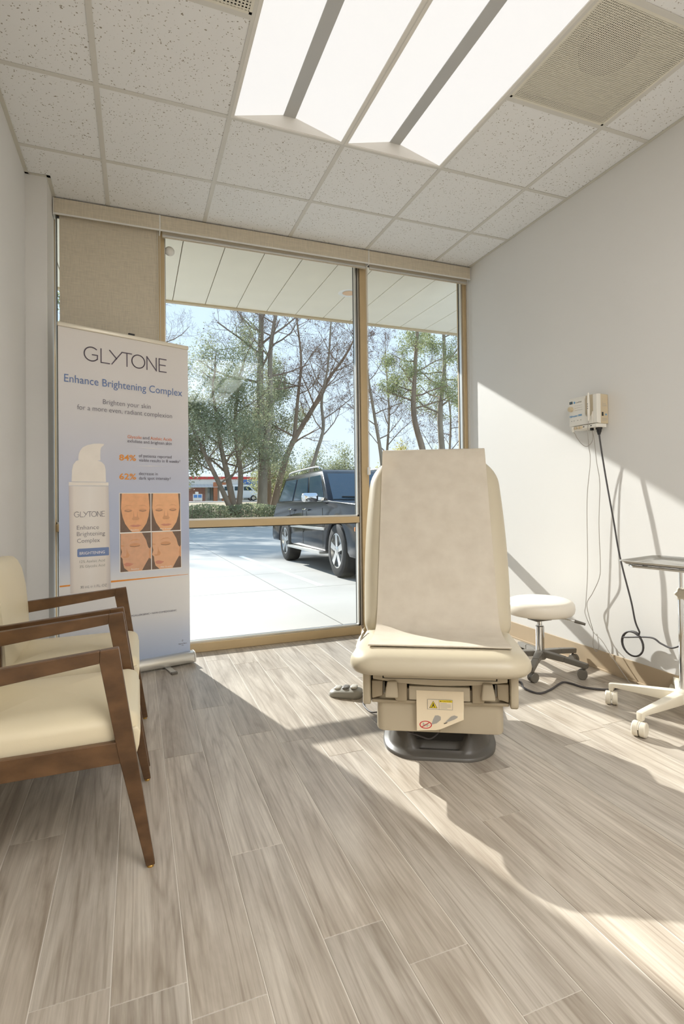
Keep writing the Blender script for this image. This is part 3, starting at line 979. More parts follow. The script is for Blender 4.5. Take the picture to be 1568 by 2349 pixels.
for i in range(5):
    flat([(0.002, 0.2568 - i * 0.0045), (0.044 - (i == 0) * 0.016 - (i == 4) * 0.014, 0.2568 - i * 0.0045), (0.044 - (i == 0) * 0.016 - (i == 4) * 0.014, 0.2555 - i * 0.0045), (0.002, 0.2555 - i * 0.0045)], Y1 - 0.0006, M_GRY, 'label_line')
flat([(-0.033, 0.172), (-0.012, 0.178), (0.004, 0.192), (0.004, 0.204), (-0.006, 0.209), (-0.018, 0.208), (-0.026, 0.192)], Y1 + 0.0005, M_GRY, 'printed_foot')
flat([(0.020, 0.184), (0.040, 0.190), (0.066, 0.201), (0.070, 0.209), (0.056, 0.213), (0.044, 0.208)], Y1 - 0.004, M_GRY, 'printed_foot')
flat([(0.014, 0.181), (0.022, 0.184), (0.030, 0.186), (0.028, 0.183), (0.018, 0.179)], Y1 - 0.006, M_INK, 'printed_mark')
ring = []
for i in range(28):
    a = 2 * PI * i / 28
    ring.append((-0.055 + 0.0245 * math.cos(a), 0.1705 + 0.0155 * math.sin(a)))
rg = MB()
nr = len(ring)
for (a, b_) in ring:
    rg.v.append((a, Y1 + 0.0008, b_))
for (a, b_) in ring:
    rg.v.append((-0.055 + (a + 0.055) * 0.83, Y1 + 0.0008, 0.1705 + (b_ - 0.1705) * 0.80))
for i in range(nr):
    rg.f.append((i, (i + 1) % nr, nr + (i + 1) % nr, nr + i))
ps = MB()
for (a, b_, c, d) in ((-0.066, 0.166, -0.062, 0.178), (-0.060, 0.164, -0.056, 0.174), (-0.052, 0.163, -0.047, 0.176), (-0.044, 0.166, -0.041, 0.172)):
    ps.prism([(a, b_), (c, b_), (c, d), (a, d)], Y1 + 0.0008, Y1 + 0.0005)
ps.build('prohibition_figure', M_GRY, ws)
rg.prism([(-0.073, 0.161), (-0.070, 0.1595), (-0.037, 0.180), (-0.040, 0.1815)], Y1 + 0.0006, Y1 + 0.0003)
rg.build('prohibition_ring', M_RED, ws)

# paper drawn over the back and the seat
M_PAPER = None
def paper_material():
    m, nt, b = newmat('exam_paper')
    tc = N(nt, 'ShaderNodeTexCoord')
    nz = N(nt, 'ShaderNodeTexNoise')
    nz.inputs['Scale'].default_value = 14
    nz.inputs['Detail'].default_value = 6
    nt.links.new(tc.outputs['Object'], nz.inputs['Vector'])
    rp = N(nt, 'ShaderNodeValToRGB')
    rp.color_ramp.elements[0].position = 0.3
    rp.color_ramp.elements[1].position = 0.7
    rp.color_ramp.elements[0].color = (*lin((218, 207, 189)), 1)
    rp.color_ramp.elements[1].color = (*lin((228, 218, 201)), 1)
    nt.links.new(nz.outputs['Fac'], rp.inputs['Fac'])
    nt.links.new(rp.outputs['Color'], b.inputs['Base Color'])
    b.inputs['Roughness'].default_value = 0.7
    n2 = N(nt, 'ShaderNodeTexNoise')
    n2.inputs['Scale'].default_value = 90
    n2.inputs['Detail'].default_value = 3
    nt.links.new(tc.outputs['Object'], n2.inputs['Vector'])
    bp = N(nt, 'ShaderNodeBump')
    bp.inputs['Strength'].default_value = 0.12
    bp.inputs['Distance'].default_value = 0.003
    nt.links.new(n2.outputs['Fac'], bp.inputs['Height'])
    nt.links.new(bp.outputs[0], b.inputs['Normal'])
    tl = N(nt, 'ShaderNodeBsdfTranslucent')
    nt.links.new(rp.outputs['Color'], tl.inputs['Color'])
    mx = N(nt, 'ShaderNodeMixShader')
    mx.inputs['Fac'].default_value = 0.25
    nt.links.new(b.outputs[0], mx.inputs[1])
    nt.links.new(tl.outputs[0], mx.inputs[2])
    nt.links.new(mx.outputs[0], nt.nodes['Material Output'].inputs['Surface'])
    return m
M_PAPER = paper_material()
pp = thing('exam_paper', 'white exam paper draped down the chair back with folded end on seat', 'paper', CH_LOC, CH_RZ)
def back_pt(s, off):
    p = BM @ Vector((0, s, off))
    return (p.y, p.z)
path = [back_pt(0.80, -0.112), back_pt(0.92, -0.112), back_pt(0.978, -0.100), back_pt(1.000, -0.07), back_pt(1.004, -0.035), back_pt(0.990, -0.004), back_pt(0.965, 0.007)]
path += [back_pt(s, 0.008) for s in (0.90, 0.75, 0.6, 0.45, 0.3, 0.2, 0.13)]
path += [back_pt(0.08, 0.015), (0.195, 0.506), (0.160, 0.492), (0.12, 0.483), (0.05, 0.480), (-0.02, 0.479), (-0.068, 0.4785)]
pc = catmull([(0, a, b) for a, b in path], 4)
L = len(pc)
rows = []
for i, p in enumerate(pc):
    u = i / (L - 1)
    wl, wr = -0.268, 0.268
    f = max(0, (u - 0.72) / 0.28)
    wl -= 0.012 * f ** 2
    wr += 0.010 * f ** 2
    row = []
    for j in range(13):
        s = j / 12
        x = wl + (wr - wl) * s
        dz = 0.0015 * math.sin(s * 9 + u * 7) if 0.25 < u < 0.8 else 0
        row.append((x, p.y - dz, p.z))
    rows.append(row)
MB().sheet(rows, 0.0004).build('paper_sheet', M_PAPER, pp, smooth=70)
fd = MB()
for k, (y0, y1, z) in enumerate(((-0.070, 0.010, 0.4795), (-0.073, 0.004, 0.4822), (-0.069, 0.000, 0.4848))):
    g = []
    for i in range(7):
        g.append([(-0.278 + 0.556 * j / 12, y0 + (y1 - y0) * i / 6, z + 0.001 * math.sin(i * 1.3 + j * 0.9 + k)) for j in range(13)])
    fd.sheet(g, 0.0012)
fd.tube([(-0.278, -0.070, 0.4822), (0.278, -0.070, 0.4822)], 0.0036, 8)
fd.build('folded_end', M_PAPER, pp, smooth=60)

# foot control
fc = thing('foot_control', 'grey foot pedal control lying on the floor left of the exam chair', 'foot pedal', (1.205, 0.625, 0), math.radians(-38))
M_PED = mat('pedal_grey', (150, 146, 136), 0.45, var=0.02)
o = resample(rrect(-0.092, 0.092, -0.055, 0.055, [0.045, 0.04, 0.04, 0.045], 6), 0.015)
pd = MB().levels(o, [(0.003, 0.0), (0.0, 0.004), (0.0, 0.018), (0.006, 0.030), (0.014, 0.036), (0.024, 0.040)], 0.006, 5)
pd.v = [(x, y, z * (0.75 + 0.35 * (x + 0.092) / 0.184) if z > 0.006 else z) for x, y, z in pd.v]
pd.build('body', M_PED, fc, smooth=50)
for i, px in enumerate((-0.045, 0.0, 0.045)):
    o = rrect(px - 0.017, px + 0.017, -0.026, 0.026, 0.012, 4)
    zt = 0.041 + 0.006 * i
    MB().levels(o, [(0, zt - 0.006), (0.0, zt), (0.004, zt + 0.003)], 0.001, 2).build('pedal_button', mat('button_grey', (190, 186, 176), 0.45) if i != 1 else mat('button_dark', (110, 106, 100), 0.45), fc, smooth=50)
MB().tube(catmull([(0.092, 0.0, 0.022), (0.115, -0.004, 0.022), (0.125, -0.008, 0.018), (0.118, -0.05, 0.006), (0.13, -0.12, 0.005), (0.19, -0.20, 0.005), (0.25, -0.22, 0.02)], 6), 0.0035, 8).build('cable', M_CORD, fc, smooth=60)

# ---------------------------------------------------------------- rolling stool
M_SEATW = mat('stool_vinyl', (232, 224, 210), 0.35, var=0.01)
M_STGREY = mat('stool_grey', (108, 103, 94), 0.42, var=0.03)
def caster(parent, M, r, w, mcol, name='caster'):
    """twin wheel caster with a hood; M places its swivel top"""
    b = MB()
    RY = Matrix.Rotation(PI / 2, 4, 'Y')
    for sg in (-1, 1):
        b.lathe([(r * 0.45, -w * 0.5), (r * 0.92, -w * 0.5), (r, -w * 0.36), (r, w * 0.36), (r * 0.92, w * 0.5), (r * 0.45, w * 0.5)], 18, (sg * w * 0.62, r * 0.35, -r * 1.12), RY)
    b.tube([(0, 0, 0), (0, 0, -r * 0.7)], r * 0.26, 8)
    hood = []
    for i in range(9):
        a = PI * (0.05 + 0.9 * i / 8)
        hood.append((r * 0.35 + r * 0.98 * math.cos(a), -r * 1.12 + r * 0.98 * math.sin(a)))
    b.prism(hood, -w * 0.1, w * 0.1, 'yz')
    b.xf(M)
    return b.build(name, mcol, parent, smooth=35)
SC = (2.46, 0.565, 0)
sl = thing('doctor_stool', 'round white vinyl rolling stool on grey five star base beside the wall', 'stool', SC)
MB().lathe([(0.02, 0.338), (0.17, 0.338), (0.192, 0.343), (0.203, 0.356), (0.207, 0.378), (0.204, 0.402), (0.192, 0.418), (0.17, 0.427), (0.10, 0.431), (0.02, 0.432)], 48).build('seat', M_SEATW, sl, smooth=60)
MB().box(-0.09, 0.09, -0.06, 0.06, 0.322, 0.338).box(-0.06, 0.06, -0.045, 0.045, 0.300, 0.322).build('seat_plate', M_STGREY, sl, bevel=0.006)
a_l = math.radians(-40)
lv = [(0.06 * math.cos(a_l), 0.06 * math.sin(a_l), 0.322), (0.15 * math.cos(a_l), 0.15 * math.sin(a_l), 0.312), (0.20 * math.cos(a_l), 0.20 * math.sin(a_l), 0.304)]
lever = MB().tube(lv, 0.004, 8).build('lever', M_STEEL, sl, smooth=40)
MB().tube([lv[2], (0.26 * math.cos(a_l), 0.26 * math.sin(a_l), 0.288)], [0.010, 0.008], 10).build('grip', M_STGREY, lever, smooth=40)
MB().lathe([(0.014, 0.255), (0.014, 0.302)], 18).build('piston', M_CHROME, sl, smooth=40)
MB().lathe([(0.026, 0.105), (0.026, 0.262), (0.022, 0.266), (0.012, 0.266)], 24).build('cylinder', M_CHROME, sl, smooth=40)
MB().lathe([(0.03, 0.062), (0.042, 0.075), (0.046, 0.10), (0.036, 0.116), (0.02, 0.118)], 24).build('hub', M_STGREY, sl, smooth=40)
base_a = math.atan2(0.38 - 0.565, 2.238 - 2.46)
for i in range(5):
    a = base_a + 2 * PI * i / 5
    d = Vector((math.cos(a), math.sin(a), 0))
    lg = MB()
    lg.bar(d * 0.03 + Vector((0, 0, 0.098)), d * 0.16 + Vector((0, 0, 0.090)), 0.048, 0.036, w2=0.038, h2=0.032)
    lg.bar(d * 0.16 + Vector((0, 0, 0.090)), d * 0.292 + Vector((0, 0, 0.076)), 0.038, 0.032, w2=0.034, h2=0.030)
    leg = lg.build('leg', M_STGREY, sl, bevel=0.005)
    Mx = Matrix.Translation(d * 0.272 + Vector((0, 0, 0.0595))) @ Matrix.Rotation(a + 0.9 + i * 1.1, 4, 'Z')
    caster(leg, Mx, 0.028, 0.018, M_STGREY)

# ---------------------------------------------------------------- instrument stand and tray
M_STAND = mat('stand_cream', (222, 214, 196), 0.38, var=0.015)
ms = thing('instrument_stand', 'chrome pole instrument stand on cream five legged wheeled base at right edge', 'stand', (2.545, -0.318, 0))
MB().lathe([(0.03, 0.085), (0.048, 0.092), (0.052, 0.115), (0.036, 0.138), (0.018, 0.15)], 28).build('hub', M_STAND, ms, smooth=45)
a0 = math.radians(115)
for i in range(5):
    a = a0 + 2 * PI * i / 5
    d = Vector((math.cos(a), math.sin(a), 0))
    s = Vector((-d.y, d.x, 0))
    prof = [(0.02, 0.136), (0.05, 0.135), (0.31, 0.108), (0.332, 0.104), (0.332, 0.068), (0.312, 0.068), (0.308, 0.086), (0.06, 0.085), (0.02, 0.085)]
    lg = MB()
    n = len(prof)
    for sg in (-1, 1):
        for (q, z) in prof:
            wd = 0.024 - 0.010 * min(1, q / 0.33)
            lg.v.append(tuple(d * q + s * sg * wd + Vector((0, 0, z))))
    lg.f += [tuple(range(n)), tuple(range(2 * n - 1, n - 1, -1))] + [(j, (j + 1) % n, n + (j + 1) % n, n + j) for j in range(n)]
    leg = lg.build('leg', M_STAND, ms, bevel=0.004, smooth=35)
    Mx = Matrix.Translation(d * 0.322 + Vector((0, 0, 0.070))) @ Matrix.Rotation([2.3, 2.0, 0.4, 3.2, 5.0][i], 4, 'Z')
    caster(leg, Mx, 0.033, 0.025, M_STAND)
MB().lathe([(0.0145, 0.13), (0.0145, 0.585), (0.0135, 0.59), (0.009, 0.59)], 24).build('pole', M_CHROME, ms, smooth=40)
MB().lathe([(0.0088, 0.58), (0.0088, 0.750)], 20).build('inner_pole', M_CHROME, ms, smooth=40)
kn = []
for i in range(36):
    a = 2 * PI * i / 36
    r = 0.027 + 0.004 * math.cos(6 * a)
    kn.append((r * math.cos(a), r * math.sin(a)))
kd = Vector((-0.75, -0.66, 0)).normalized()
KM = Matrix.Translation(Vector((0, 0, 0.60)) + kd * 0.019) @ kd.to_track_quat('Z', 'Y').to_matrix().to_4x4()
MB().levels(kn, [(0.002, 0.0), (0.0, 0.003), (0.0, 0.016), (0.004, 0.020), (0.012, 0.021)], -0.001, 3).xf(KM).build('clamp_knob', mat('knob_cream', (206, 198, 180), 0.45), ms, smooth=45)
# frame that carries the tray, in the stand's own coordinates
TDIR = Vector((0.22, -0.9755, 0)).normalized()
TSID = Vector((0.9755, 0.22, 0)).normalized()
TC = Vector((2.365, -0.505, 0.752))
TM = Matrix(((TDIR.x, TSID.x, 0, TC.x), (TDIR.y, TSID.y, 0, TC.y), (0, 0, 1, TC.z), (0, 0, 0, 1)))
sinv = Matrix.Translation((-2.545, 0.318, 0))
fr = rrect(-0.21, 0.21, -0.145, 0.145, 0.05, 6)
fp = [sinv @ (TM @ Vector((a, b_, 0.0))) for a, b_ in fr]
MB().tube(fp + [fp[0]], 0.006, 8).build('tray_frame', M_CHROME, ms, smooth=60)
MB().bar((0, 0, 0.747), sinv @ (TM @ Vector((-0.14, 0.14, -0.004))), 0.03, 0.008).bar(sinv @ (TM @ Vector((-0.15, 0.145, -0.003))), sinv @ (TM @ Vector((-0.15, -0.145, -0.003))), 0.02, 0.006).build('frame_arm', M_CHROME, ms, bevel=0.001)
tray = MB()
def lp(ins, z):
    return [(a * (1 - ins / 0.24), b_ * (1 - ins / 0.17), z) for a, b_ in rrect(-0.24, 0.24, -0.17, 0.17, 0.035, 6)]
loops = [lp(0.0, 0.020), lp(0.0, 0.023), lp(0.012, 0.024), lp(0.020, 0.012), lp(0.030, 0.008), lp(0.032, 0.0065), lp(0.020, 0.0085), lp(0.010, 0.020)]
n = len(loops[0])
tray.v = [p for l_ in loops for p in l_]
for i in range(len(loops)):
    i2 = (i + 1) % len(loops)
    if i == 4:
        continue
    for j in range(n):
        tray.f.append((i * n + j, i * n + (j + 1) % n, i2 * n + (j + 1) % n, i2 * n + j))
tray.f.append(tuple(4 * n + j for j in range(n)))
tray.f.append(tuple(5 * n + j for j in range(n - 1, -1, -1)))
tray.xf(TM)
tag(tray.build('instrument_tray', M_STEEL, smooth=40), 'empty shallow stainless steel tray resting on the instrument stand', 'tray')

# ---------------------------------------------------------------- electrosurgical unit on the right wall
M_UNIT = mat('unit_white', (232, 228, 218), 0.4, var=0.01)
M_UNIT2 = mat('unit_tan', (206, 190, 160), 0.45, var=0.01)
M_BLUE = mat('print_blue', (96, 160, 208), 0.5, var=0.01)
eu = thing('electrosurgical_unit', 'white wall mounted electrosurgical box with pen holder and hanging leads', 'medical device', (2.78, 0.42, 1.58))
def ub(x0, x1, y0, y1, z0, z1, name, m, bevel=0.0, parent=eu, smooth=None):
    return MB().box(x0, x1, y0, y1, z0, z1).build(name, m, parent, bevel=bevel, smooth=smooth)
ub(-0.078, -0.001, -0.108, 0.104, -0.09, 0.086, 'rear_case', M_UNIT2, 0.004)
fcs = MB().prism([(-0.092, -0.086), (-0.096, 0.070), (-0.084, 0.090), (-0.060, 0.092), (-0.060, -0.09)], -0.020, 0.112, 'xz')
fcs.build('front_cover', M_UNIT, eu, bevel=0.003)
MB().prism([(-0.090, -0.086), (-0.092, 0.086), (-0.060, 0.088), (-0.060, -0.09)], -0.110, -0.078, 'xz').build('front_cover', M_UNIT, eu, bevel=0.003)
# pen cradle: tan recess closed by a curved white lip
ub(-0.084, -0.06, -0.078, -0.020, -0.086, 0.088, 'pen_cradle', M_UNIT2)
lip = [(-0.078, -0.086), (-0.020, -0.086), (-0.020, -0.015)] + [(-0.049 + 0.029 * math.cos(a), -0.015 - 0.030 * math.sin(a)) for a in [PI * i / 8 for i in range(1, 8)]] + [(-0.078, -0.015)]
MB().prism(lip, -0.095, -0.084, 'yz').build('cradle_lip', M_UNIT, eu)
pen = MB().lathe([(0.003, -0.07), (0.007, -0.062), (0.0085, 0.0), (0.0085, 0.045), (0.006, 0.085), (0.004, 0.098)], 14, (-0.104, -0.058, 0.0)).build('handpiece', M_UNIT, eu, smooth=40)
for i in range(3):
    MB().lathe([(0.0030, 0), (0.0028, 0.0015)], 10, (-0.112, -0.060, 0.03 - i * 0.013), Matrix.Rotation(-PI / 2, 4, 'Y')).build('button', M_STGREY, pen)
knob = MB().lathe([(0.016, 0), (0.015, 0.018), (0.010, 0.022), (0.002, 0.023)], 20, (-0.094, 0.090, 0.02), Matrix.Rotation(-PI / 2, 4, 'Y')).build('dial', M_UNIT2, eu, smooth=40)
ub(-0.0962, -0.094, 0.078, 0.104, 0.052, 0.068, 'display', M_BLACK)
ub(-0.0968, -0.094, 0.083, 0.099, 0.056, 0.064, 'display_window', mat('lcd', (96, 120, 130), 0.2))
def ut(body, y, z, size, w, m):
    MM = Matrix.Translation((-0.0962, y, z)) @ Matrix(((0, 0, -1, 0), (-1, 0, 0, 0), (0, 1, 0, 0), (0, 0, 0, 1)))
    text_mesh('lettering', body, size, m, eu, MM, width=w, depth=0.0006)
ub(-0.0965, -0.094, 0.058, 0.068, 0.052, 0.064, 'logo_square', M_BLUE)
ut('ConMed', 0.054, 0.053, 0.012, 0.048, M_GRY)
ut('Hyfrecator 2000', 0.104, -0.030, 0.016, 0.100, M_BLUE)
for i, z in enumerate((0.036, 0.022, 0.008)):
    ub(-0.0955, -0.094, 0.0, 0.062, z, z + 0.0012, 'printed_line', M_GRY)
for i, y in enumerate((0.09, 0.07, 0.04, 0.015)):
    ub(-0.0945, -0.092, y - 0.003, y + 0.003, -0.056, -0.052, 'indicator', M_GRY)
# side printing, switch
ub(-0.052, -0.040, -0.1095, -0.107, -0.045, -0.022, 'switch', M_BLACK)
ub(-0.024, -0.014, -0.1090, -0.107, -0.040, -0.031, 'side_mark', M_BLUE)
for i, (z, w) in enumerate(((0.055, 0.004), (0.045, 0.004), (0.035, 0.006), (0.028, 0.03), (0.020, 0.036), (0.014, 0.036), (-0.06, 0.04), (-0.066, 0.04), (-0.072, 0.034))):
    ub(-0.050, -0.050 + w, -0.1088, -0.107, z, z + 0.0016, 'side_print', M_GRY)
# bottom connector shelf with plugs
ub(-0.100, -0.02, -0.112, 0.092, -0.112, -0.091, 'connector_shelf', M_UNIT, 0.003)
for y, z0, m in ((0.068, -0.125, M_UNIT), (0.048, -0.110, M_UNIT2), (0.020, -0.110, M_UNIT2), (0.004, -0.110, M_UNIT2)):
    MB().lathe([(0.006, z0), (0.0085, z0 + 0.006), (0.0085, -0.098), (0.007, -0.094)], 12, (-0.104, y, 0)).build('plug', m, eu, smooth=40)
for y in (-0.015, -0.072):
    ub(-0.1015, -0.099, y - 0.004, y + 0.004, -0.104, -0.098, 'port', M_BLACK)
ub(-0.090, -0.070, -0.064, -0.052, -0.128, -0.111, 'lead_plug', M_BLACK, 0.002)
pw = MB()
pw.lathe([(0.017, -0.124), (0.019, -0.112)], 16, (-0.055, -0.088, 0)).lathe([(0.008, -0.155), (0.010, -0.145), (0.014, -0.135), (0.014, -0.124)], 14, (-0.055, -0.088, 0))
pw.build('power_plug', M_BLACK, eu, smooth=40)
def E(pts):
    return [Vector(p) - Vector((2.78, 0.42, 1.58)) for p in pts]
pts = [(2.725, 0.332, 1.432), (2.724, 0.321, 1.365), (2.722, 0.292, 1.207), (2.72, 0.26, 1.053), (2.72, 0.229, 0.901), (2.72, 0.201, 0.752), (2.725, 0.174, 0.631), (2.735, 0.133, 0.465), (2.735, 0.109, 0.36), (2.735, 0.082, 0.306)]
pcl = E(catmull(pts, 6))
cc, rr = Vector((2.735, 0.119, 0.226)), 0.077
th0 = math.atan2(0.306 - 0.226, 0.082 - 0.119)
coil = []
for i in range(0, 62):
    a = th0 - 2 * PI * i / 27.0
    f_ = i / 61.0
    r_ = rr * (1.0 - 0.12 * math.sin(PI * f_) ** 2)
    coil.append(cc + Vector((0.004 - 0.014 * f_, r_ * math.cos(a) + 0.012 * math.sin(PI * f_), r_ * 0.95 * math.sin(a) + 0.006 * math.sin(PI * f_))))
tail = catmull([coil[-1], (2.735, 0.016, 0.292), (2.735, -0.05, 0.275), (2.735, -0.113, 0.268), (2.74, -0.182, 0.308), (2.75, -0.26, 0.38), (2.765, -0.30, 0.42)], 6)
MB().tube(pcl + E(coil) + E(tail), 0.0048, 8).build('power_cord', M_CORD, eu, smooth=60)
l1 = [(2.676, 0.362, 1.515), (2.680, 0.375, 1.45), (2.72, 0.408, 1.36), (2.735, 0.414, 1.267), (2.740, 0.45, 1.026), (2.745, 0.459, 0.622), (2.745, 0.479, 0.39), (2.745, 0.487, 0.335), (2.745, 0.457, 0.274), (2.745, 0.416, 0.224), (2.745, 0.356, 0.19), (2.745, 0.293, 0.124), (2.745, 0.216, 0.05), (2.74, 0.16, 0.004), (2.72, 0.13, 0.004)]
MB().tube(E(catmull(l1, 6)), 0.0022, 6).build('lead', M_LEAD, eu, smooth=60)
l2 = [(2.700, 0.362, 1.455), (2.735, 0.380, 1.40), (2.742, 0.371, 1.264), (2.75, 0.357, 1.132), (2.75, 0.369, 0.895), (2.75, 0.364, 0.659), (2.75, 0.373, 0.566), (2.752, 0.429, 0.465), (2.752, 0.477, 0.39), (2.75, 0.454, 0.3), (2.75, 0.428, 0.226), (2.75, 0.43, 0.146), (2.75, 0.406, 0.114), (2.75, 0.385, 0.151), (2.75, 0.394, 0.202), (2.75, 0.40, 0.222)]
MB().tube(E(catmull(l2, 6)), 0.0022, 6).build('lead', M_LEAD, eu, smooth=60)
l3 = [(2.676, 0.488, 1.458), (2.69, 0.487, 1.445), (2.70, 0.481, 1.419), (2.70, 0.439, 1.375), (2.70, 0.401, 1.361), (2.70, 0.36, 1.39), (2.700, 0.358, 1.455)]
MB().tube(E(catmull(l3, 6)), 0.0022, 6).build('lead', M_LEAD, eu, smooth=60)

# wall socket box the cords run to, at the edge of the picture
wo = thing('wall_outlet', 'white power outlet plate low on the right wall by the stand', 'outlet', (2.78, -0.30, 0.42))
MB().box(-0.006, -0.0005, -0.036, 0.036, -0.058, 0.058).build('plate', M_WHITE, wo, bevel=0.002)
for z in (-0.02, 0.02):
    MB().box(-0.0085, -0.005, -0.017, 0.017, z - 0.014, z + 0.014).build('socket', M_WHITE, wo, bevel=0.002)

# ---------------------------------------------------------------- pull-up banner
BW = 0.754
bn = thing('pull_up_banner', 'tall white and blue pull up skin care banner in front of the window', 'banner', (-0.255, 1.40, 0), math.atan2(0.175, 0.733))
def bwarp(o):
    """the top rail hangs a little lower at its right end"""
    for v in o.data.vertices:
        v.co.z += (BW - v.co.x) * 0.043 * max(0.0, (v.co.z - 1.0) / 1.05)
    return o
def banner_print():
    m, nt, b = newmat('banner_print')
    tc = N(nt, 'ShaderNodeTexCoord')
    sp = N(nt, 'ShaderNodeSeparateXYZ')
    nt.links.new(tc.outputs['Object'], sp.inputs[0])
    dv = N(nt, 'ShaderNodeMath', operation='DIVIDE')
    dv.inputs[1].default_value = 2.1
    nt.links.new(sp.outputs['Z'], dv.inputs[0])
    rp = N(nt, 'ShaderNodeValToRGB')
    cr = rp.color_ramp
    stops = [(0.03, (180, 195, 223)), (0.10, (203, 211, 228)), (0.17, (230, 230, 232)), (0.262, (238, 236, 234)), (0.29, (226, 228, 234)), (0.36, (186, 196, 222)), (0.50, (194, 202, 225)), (0.62, (206, 208, 222)), (0.75, (222, 219, 220)), (0.98, (232, 226, 220))]
    while len(cr.elements) < len(stops):
        cr.elements.new(0.5)
    for e, (p, c) in zip(cr.elements, stops):
        e.position = p
        e.color = (*lin(c), 1)
    nt.links.new(dv.outputs[0], rp.inputs['Fac'])
    nt.links.new(rp.outputs['Color'], b.inputs['Base Color'])
    b.inputs['Roughness'].default_value = 0.45
    tl = N(nt, 'ShaderNodeBsdfTranslucent')
    nt.links.new(rp.outputs['Color'], tl.inputs['Color'])
    mx = N(nt, 'ShaderNodeMixShader')
    mx.inputs['Fac'].default_value = 0.08
    nt.links.new(b.outputs[0], mx.inputs[1])
    nt.links.new(tl.outputs[0], mx.inputs[2])
    nt.links.new(mx.outputs[0], nt.nodes['Material Output'].inputs['Surface'])
    return m
rows = []
for i in range(30):
    z = 0.06 + (2.065 - 0.06) * i / 29
    rows.append([(BW * j / 10, 0.0003 * math.sin(j * 0.63) * math.sin(i * 0.11), z) for j in range(11)])
bwarp(MB().sheet(rows, -0.0004).build('panel', banner_print(), bn, smooth=60))
M_BRAIL = mat('banner_rail', (226, 218, 200), 0.3, metal=0.2, var=0.01)
bwarp(MB().box(-0.004, BW + 0.004, -0.010, 0.010, 2.048, 2.072).build('top_rail', M_BRAIL, bn, bevel=0.005, smooth=40))
bwarp(MB().box(0.388, 0.424, 0.004, 0.018, 2.060, 2.086).build('pole_hook', M_BLACK, bn))
MB().tube([(0.40, 0.030, 0.06), (0.40, 0.018, 2.06)], 0.008, 10).build('support_pole', M_ALU, bn, smooth=40)
o = [(-0.040, 0.012), (-0.046, 0.030), (-0.042, 0.058), (-0.026, 0.074), (0.010, 0.078), (0.040, 0.070), (0.052, 0.045), (0.050, 0.012)]
MB().prism(o, -0.018, BW + 0.018, 'yz').build('base_housing', M_ALU, bn, bevel=0.003, smooth=35)
for xx in (-0.024, BW + 0.018):
    MB().prism([(y * 1.04, z * 1.03) for y, z in o], xx, xx + 0.006, 'yz').build('end_cap', M_WHITE, bn)
for xx in (0.14, 0.60):
    ft = MB().box(xx - 0.016, xx + 0.016, -0.165, 0.05, 0.002, 0.012).build('swivel_foot', M_ALU, bn, bevel=0.002)
    MB().box(xx - 0.018, xx + 0.018, -0.180, -0.160, 0.0, 0.014).build('foot_tip', M_STGREY, ft, bevel=0.002)

def bt(body, s, z, w, size, m, align='LEFT', thin=0.0):
    MM = Matrix.Translation((s, -0.0026, z)) @ RX
    return bwarp(text_mesh('lettering', body, size, m, bn, MM, align, thin, w))
M_T1 = mat('ink_plum', (96, 86, 98), 0.6, var=0.01)
M_T2 = mat('ink_blue', (104, 128, 176), 0.6, var=0.01)
M_T3 = mat('ink_grey', (108, 104, 116), 0.6, var=0.01)
M_T4 = mat('ink_orange', (232, 150, 62), 0.6, var=0.01)
M_T5 = mat('ink_coral', (226, 132, 84), 0.6, var=0.01)
M_PW = mat('print_white', (244, 240, 236), 0.55, var=0.01)
def strokes(lines, s0, z0, W, Hh, th, y, m, name):
    b = MB()
    for ln in lines:
        for (a, c) in zip(ln[:-1], ln[1:]):
            p, q = Vector((s0 + a[0] * W, y, z0 + a[1] * Hh)), Vector((s0 + c[0] * W, y, z0 + c[1] * Hh))
            d = (q - p).normalized() * th * 0.45
            b.bar(p - d, q + d, th, 0.0004, (0, 1, 0))
    return bwarp(b.build(name, m, bn, fix=False))
def arc(cx, cy, rx, ry, a0, a1, n=22):
    return [(cx + rx * math.cos(a0 + (a1 - a0) * i / n), cy + ry * math.sin(a0 + (a1 - a0) * i / n)) for i in range(n + 1)]
GLY = [arc(0.083, 0.5, 0.083, 0.5, math.radians(48), math.radians(318)) + [(0.150, 0.17), (0.150, 0.46), (0.092, 0.46)],
       [(0.192, 1), (0.192, 0), (0.290, 0)],
       [(0.294, 1), (0.376, 0.44)], [(0.318, 0), (0.44, 1), (0.556, 1)], [(0.500, 1), (0.500, 0)],
       arc(0.640, 0.5, 0.080, 0.5, 0, 2 * PI, 30),
       [(0.748, 0), (0.748, 1), (0.868, 0), (0.868, 1)],
       [(0.996, 1), (0.905, 1), (0.905, 0), (0.996, 0)], [(0.905, 0.52), (0.985, 0.52)]]
strokes(GLY, 0.137, 1.878, 0.478, 0.080, 0.0062, -0.0024, M_T1, 'headline')
bt('Enhance Brightening Complex', 0.031, 1.738, 0.684, 0.064, M_T2)
bt('Brighten your skin', 0.238, 1.634, 0.277, 0.042, M_T3, thin=-0.0004)
bt('for a more even, radiant complexion', 0.098, 1.588, 0.550, 0.042, M_T3, thin=-0.0004)
bt('Glycolic', 0.376, 1.442, 0.084, 0.028, M_T5)
bt('and', 0.466, 1.442, 0.040, 0.028, M_T3)
bt('Azelaic Acids', 0.512, 1.442, 0.134, 0.028, M_T5)
bt('exfoliate and brighten skin', 0.376, 1.416, 0.269, 0.028, M_T3)
bt('84%', 0.327, 1.306, 0.098, 0.050, M_T4, thin=0.0008)
bt('of patients reported', 0.442, 1.330, 0.201, 0.027, M_T3)
bt('visible results in 8 weeks', 0.442, 1.303, 0.247, 0.027, M_T3)
bt('\u2020', 0.692, 1.312, None, 0.016, M_T3)
bt('62%', 0.327, 1.192, 0.098, 0.050, M_T4, thin=0.0008)
